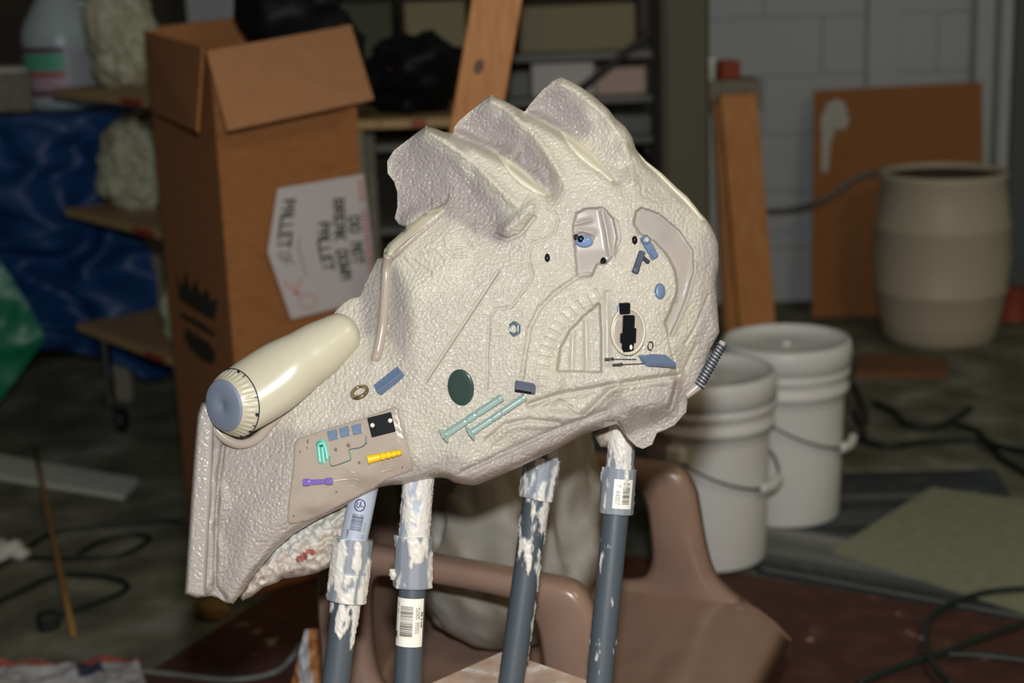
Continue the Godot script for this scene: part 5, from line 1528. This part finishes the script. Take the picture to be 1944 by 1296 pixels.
	var warm := mat("lamp_glow_warm", Color.WHITE, 0.5)
	warm.emission_enabled = true
	warm.emission = Color(1.0, 0.91, 0.72)
	warm.emission_energy_multiplier = 2.0

	# printed things
	var im := Image.create(256, 256, false, Image.FORMAT_RGB8)
	im.fill(rgb8(96, 96, 92))
	var sr := RandomNumberGenerator.new()
	sr.seed = 5
	var y := 0
	while y < 256:
		var w := sr.randi_range(6, 26)
		var tone := sr.randf_range(0.0, 1.0)
		im.fill_rect(Rect2i(y, 0, w, 256), rgb8(44, 50, 54).lerp(rgb8(150, 150, 146), tone * tone))
		y += w
	im.fill_rect(Rect2i(0, 0, 256, 5), rgb8(40, 50, 56))
	im.fill_rect(Rect2i(0, 232, 256, 24), rgb8(52, 62, 70))
	for k in 240: im.fill_rect(Rect2i(sr.randi_range(0, 255), sr.randi_range(0, 255), 2, 7), rgb8(90, 92, 92))
	print_mat("stripes", im, 0.9)

	im = Image.create(420, 560, false, Image.FORMAT_RGB8)
	im.fill(rgb8(205, 198, 198))
	write(im, "PALLET", 88, 56, 6, rgb8(34, 40, 26), "down", 3, 8)
	write(im, "OF", 84, 285, 5, rgb8(120, 122, 110), "down", 1, 7)
	im.fill_rect(Rect2i(118, 230, 6, 170), rgb8(150, 150, 138))
	write(im, "PALLET", 246, 175, 6, rgb8(34, 40, 26), "down", 3, 7)
	write(im, "BREAK DOWN", 314, 84, 6, rgb8(34, 40, 26), "down", 3, 7)
	write(im, "DO NOT", 378, 165, 6, rgb8(34, 40, 26), "down", 3, 7)
	for k in 24:
		var ang := k / 23.0
		im.fill_rect(Rect2i(388 + int(6 * ang), 20 + k * 16 + (26 if k > 5 else 0), 24, 9), rgb8(200, 96, 96) if k % 3 else rgb8(190, 130, 130))
	for k in 70:
		var g := k / 70.0 * TAU
		im.fill_rect(Rect2i(56 + int(34 * cos(g * 0.5)), 400 + int(36 * sin(g * 0.5)), 5, 5), rgb8(206, 120, 104))
		im.fill_rect(Rect2i(92 + int(38 * cos(g)), 500 + int(30 * sin(g)), 5, 5), rgb8(208, 130, 116))
	im.fill_rect(Rect2i(46, 452, 26, 14), rgb8(206, 84, 60))
	print_mat("box_label", im, 0.7)

	im = Image.create(120, 240, false, Image.FORMAT_RGB8)
	im.fill(rgb8(226, 222, 208))
	bars(im, Rect2i(36, 40, 44, 150), true, rgb8(30, 30, 30), 2)
	write(im, "52885 99301", 104, 44, 2, rgb8(70, 70, 70), "down")
	write(im, "MADE IN CHINA", 116, 66, 1, rgb8(70, 70, 70), "down", 1)
	write(im, "27 42", 30, 20, 2, rgb8(90, 90, 90), "down")
	im.fill_rect(Rect2i(6, 168, 14, 32), rgb8(20, 20, 20))
	im.fill_rect(Rect2i(24, 166, 4, 40), rgb8(150, 150, 145))
	print_mat("pipe_label", im, 0.5)

	im = Image.create(64, 120, false, Image.FORMAT_RGB8)
	im.fill(rgb8(226, 222, 212))
	bars(im, Rect2i(30, 14, 24, 90), true, rgb8(60, 60, 60), 7)
	write(im, "7 44807", 22, 22, 2, rgb8(110, 110, 110), "down")
	print_mat("small_label", im, 0.5)

	im = Image.create(160, 220, false, Image.FORMAT_RGB8)
	im.fill(rgb8(160, 168, 182))
	for k in 120:
		var g := k / 120.0 * TAU
		im.fill_rect(Rect2i(78 + int(30 * cos(g)), 42 + int(30 * sin(g)), 5, 5), rgb8(40, 40, 90))
	write(im, "U", 62, 30, 4, rgb8(40, 40, 90), "right", 1)
	write(im, "L", 82, 22, 4, rgb8(40, 40, 90), "right", 1)
	bars(im, Rect2i(50, 92, 66, 84), true, rgb8(44, 50, 76), 4)
	im.fill_rect(Rect2i(86, 90, 6, 12), rgb8(160, 168, 182))
	write(im, "2107 45", 140, 130, 2, rgb8(90, 95, 110), "down")
	write(im, "2419", 48, 178, 2, rgb8(44, 50, 76), "down", 1)
	print_mat("conduit_print", im, 0.45)

	im = Image.create(128, 96, false, Image.FORMAT_RGB8)
	im.fill(rgb8(176, 176, 182))
	im.fill_rect(Rect2i(0, 0, 84, 10), rgb8(92, 56, 80))
	im.fill_rect(Rect2i(0, 12, 84, 30), rgb8(96, 178, 146))
	im.fill_rect(Rect2i(4, 16, 12, 10), rgb8(190, 150, 40))
	im.fill_rect(Rect2i(0, 44, 84, 10), rgb8(180, 84, 70))
	im.fill_rect(Rect2i(0, 56, 34, 26), rgb8(26, 150, 96))
	im.fill_rect(Rect2i(34, 58, 50, 16), rgb8(190, 156, 170))
	im.fill_rect(Rect2i(24, 78, 60, 10), rgb8(104, 54, 84))
	for k in 8: im.fill_rect(Rect2i(90, 10 + k * 9, 32, 3), rgb8(150, 150, 158))
	print_mat("jug_print", im, 0.5)

# ------------------------------------------------------------------ the scene
func _ready() -> void:
	rng.seed = 1
	var pitch := deg_to_rad(14.0)
	var roll := deg_to_rad(2.0)
	var u0 := Vector3(0, cos(pitch), -sin(pitch))
	fw = Vector3(0, -sin(pitch), -cos(pitch))
	rt = Vector3.RIGHT * cos(roll) - u0 * sin(roll)
	up = u0 * cos(roll) + Vector3.RIGHT * sin(roll)
	var cam := Camera3D.new()
	cam.name = "camera"
	cam.transform = Transform3D(Basis(rt, up, -fw), eye)
	cam.fov = rad_to_deg(2.0 * atan(CY / F))
	var lens := CameraAttributesPhysical.new()
	lens.frustum_focal_length = 12.0 * F / CY
	lens.frustum_focus_distance = 1.47
	lens.exposure_aperture = 4.8
	cam.attributes = lens
	add_child(cam)
	cam.current = true
	var env := Environment.new()
	env.background_mode = Environment.BG_COLOR
	env.background_color = Color.BLACK
	env.tonemap_mode = Environment.TONE_MAPPER_LINEAR
	env.tonemap_exposure = 1.0
	env.sdfgi_enabled = true
	env.ssao_enabled = true
	env.ssil_enabled = true
	var we := WorldEnvironment.new()
	we.name = "world"
	we.environment = env
	add_child(we)
	# the camera's flash, above the lens
	var flash := SpotLight3D.new()
	flash.name = "camera_flash"
	add_child(flash)
	flash.transform = Transform3D(Basis(rt, up, -fw), eye + up * 0.15 + rt * 0.01)
	flash.light_energy = 2.95
	flash.light_color = Color(0.985, 0.995, 1.0)
	flash.light_size = 0.025
	flash.spot_angle = 60.0
	flash.spot_angle_attenuation = 0.25
	flash.spot_range = 20.0
	flash.spot_attenuation = 2.0
	flash.shadow_enabled = true

	build_materials()
	build_shell()
	build_model()
	build_legs(0.53)
	build_stand_table()
	build_chair()
	build_left()
	build_rack()
	build_right()
	build_floor_things()
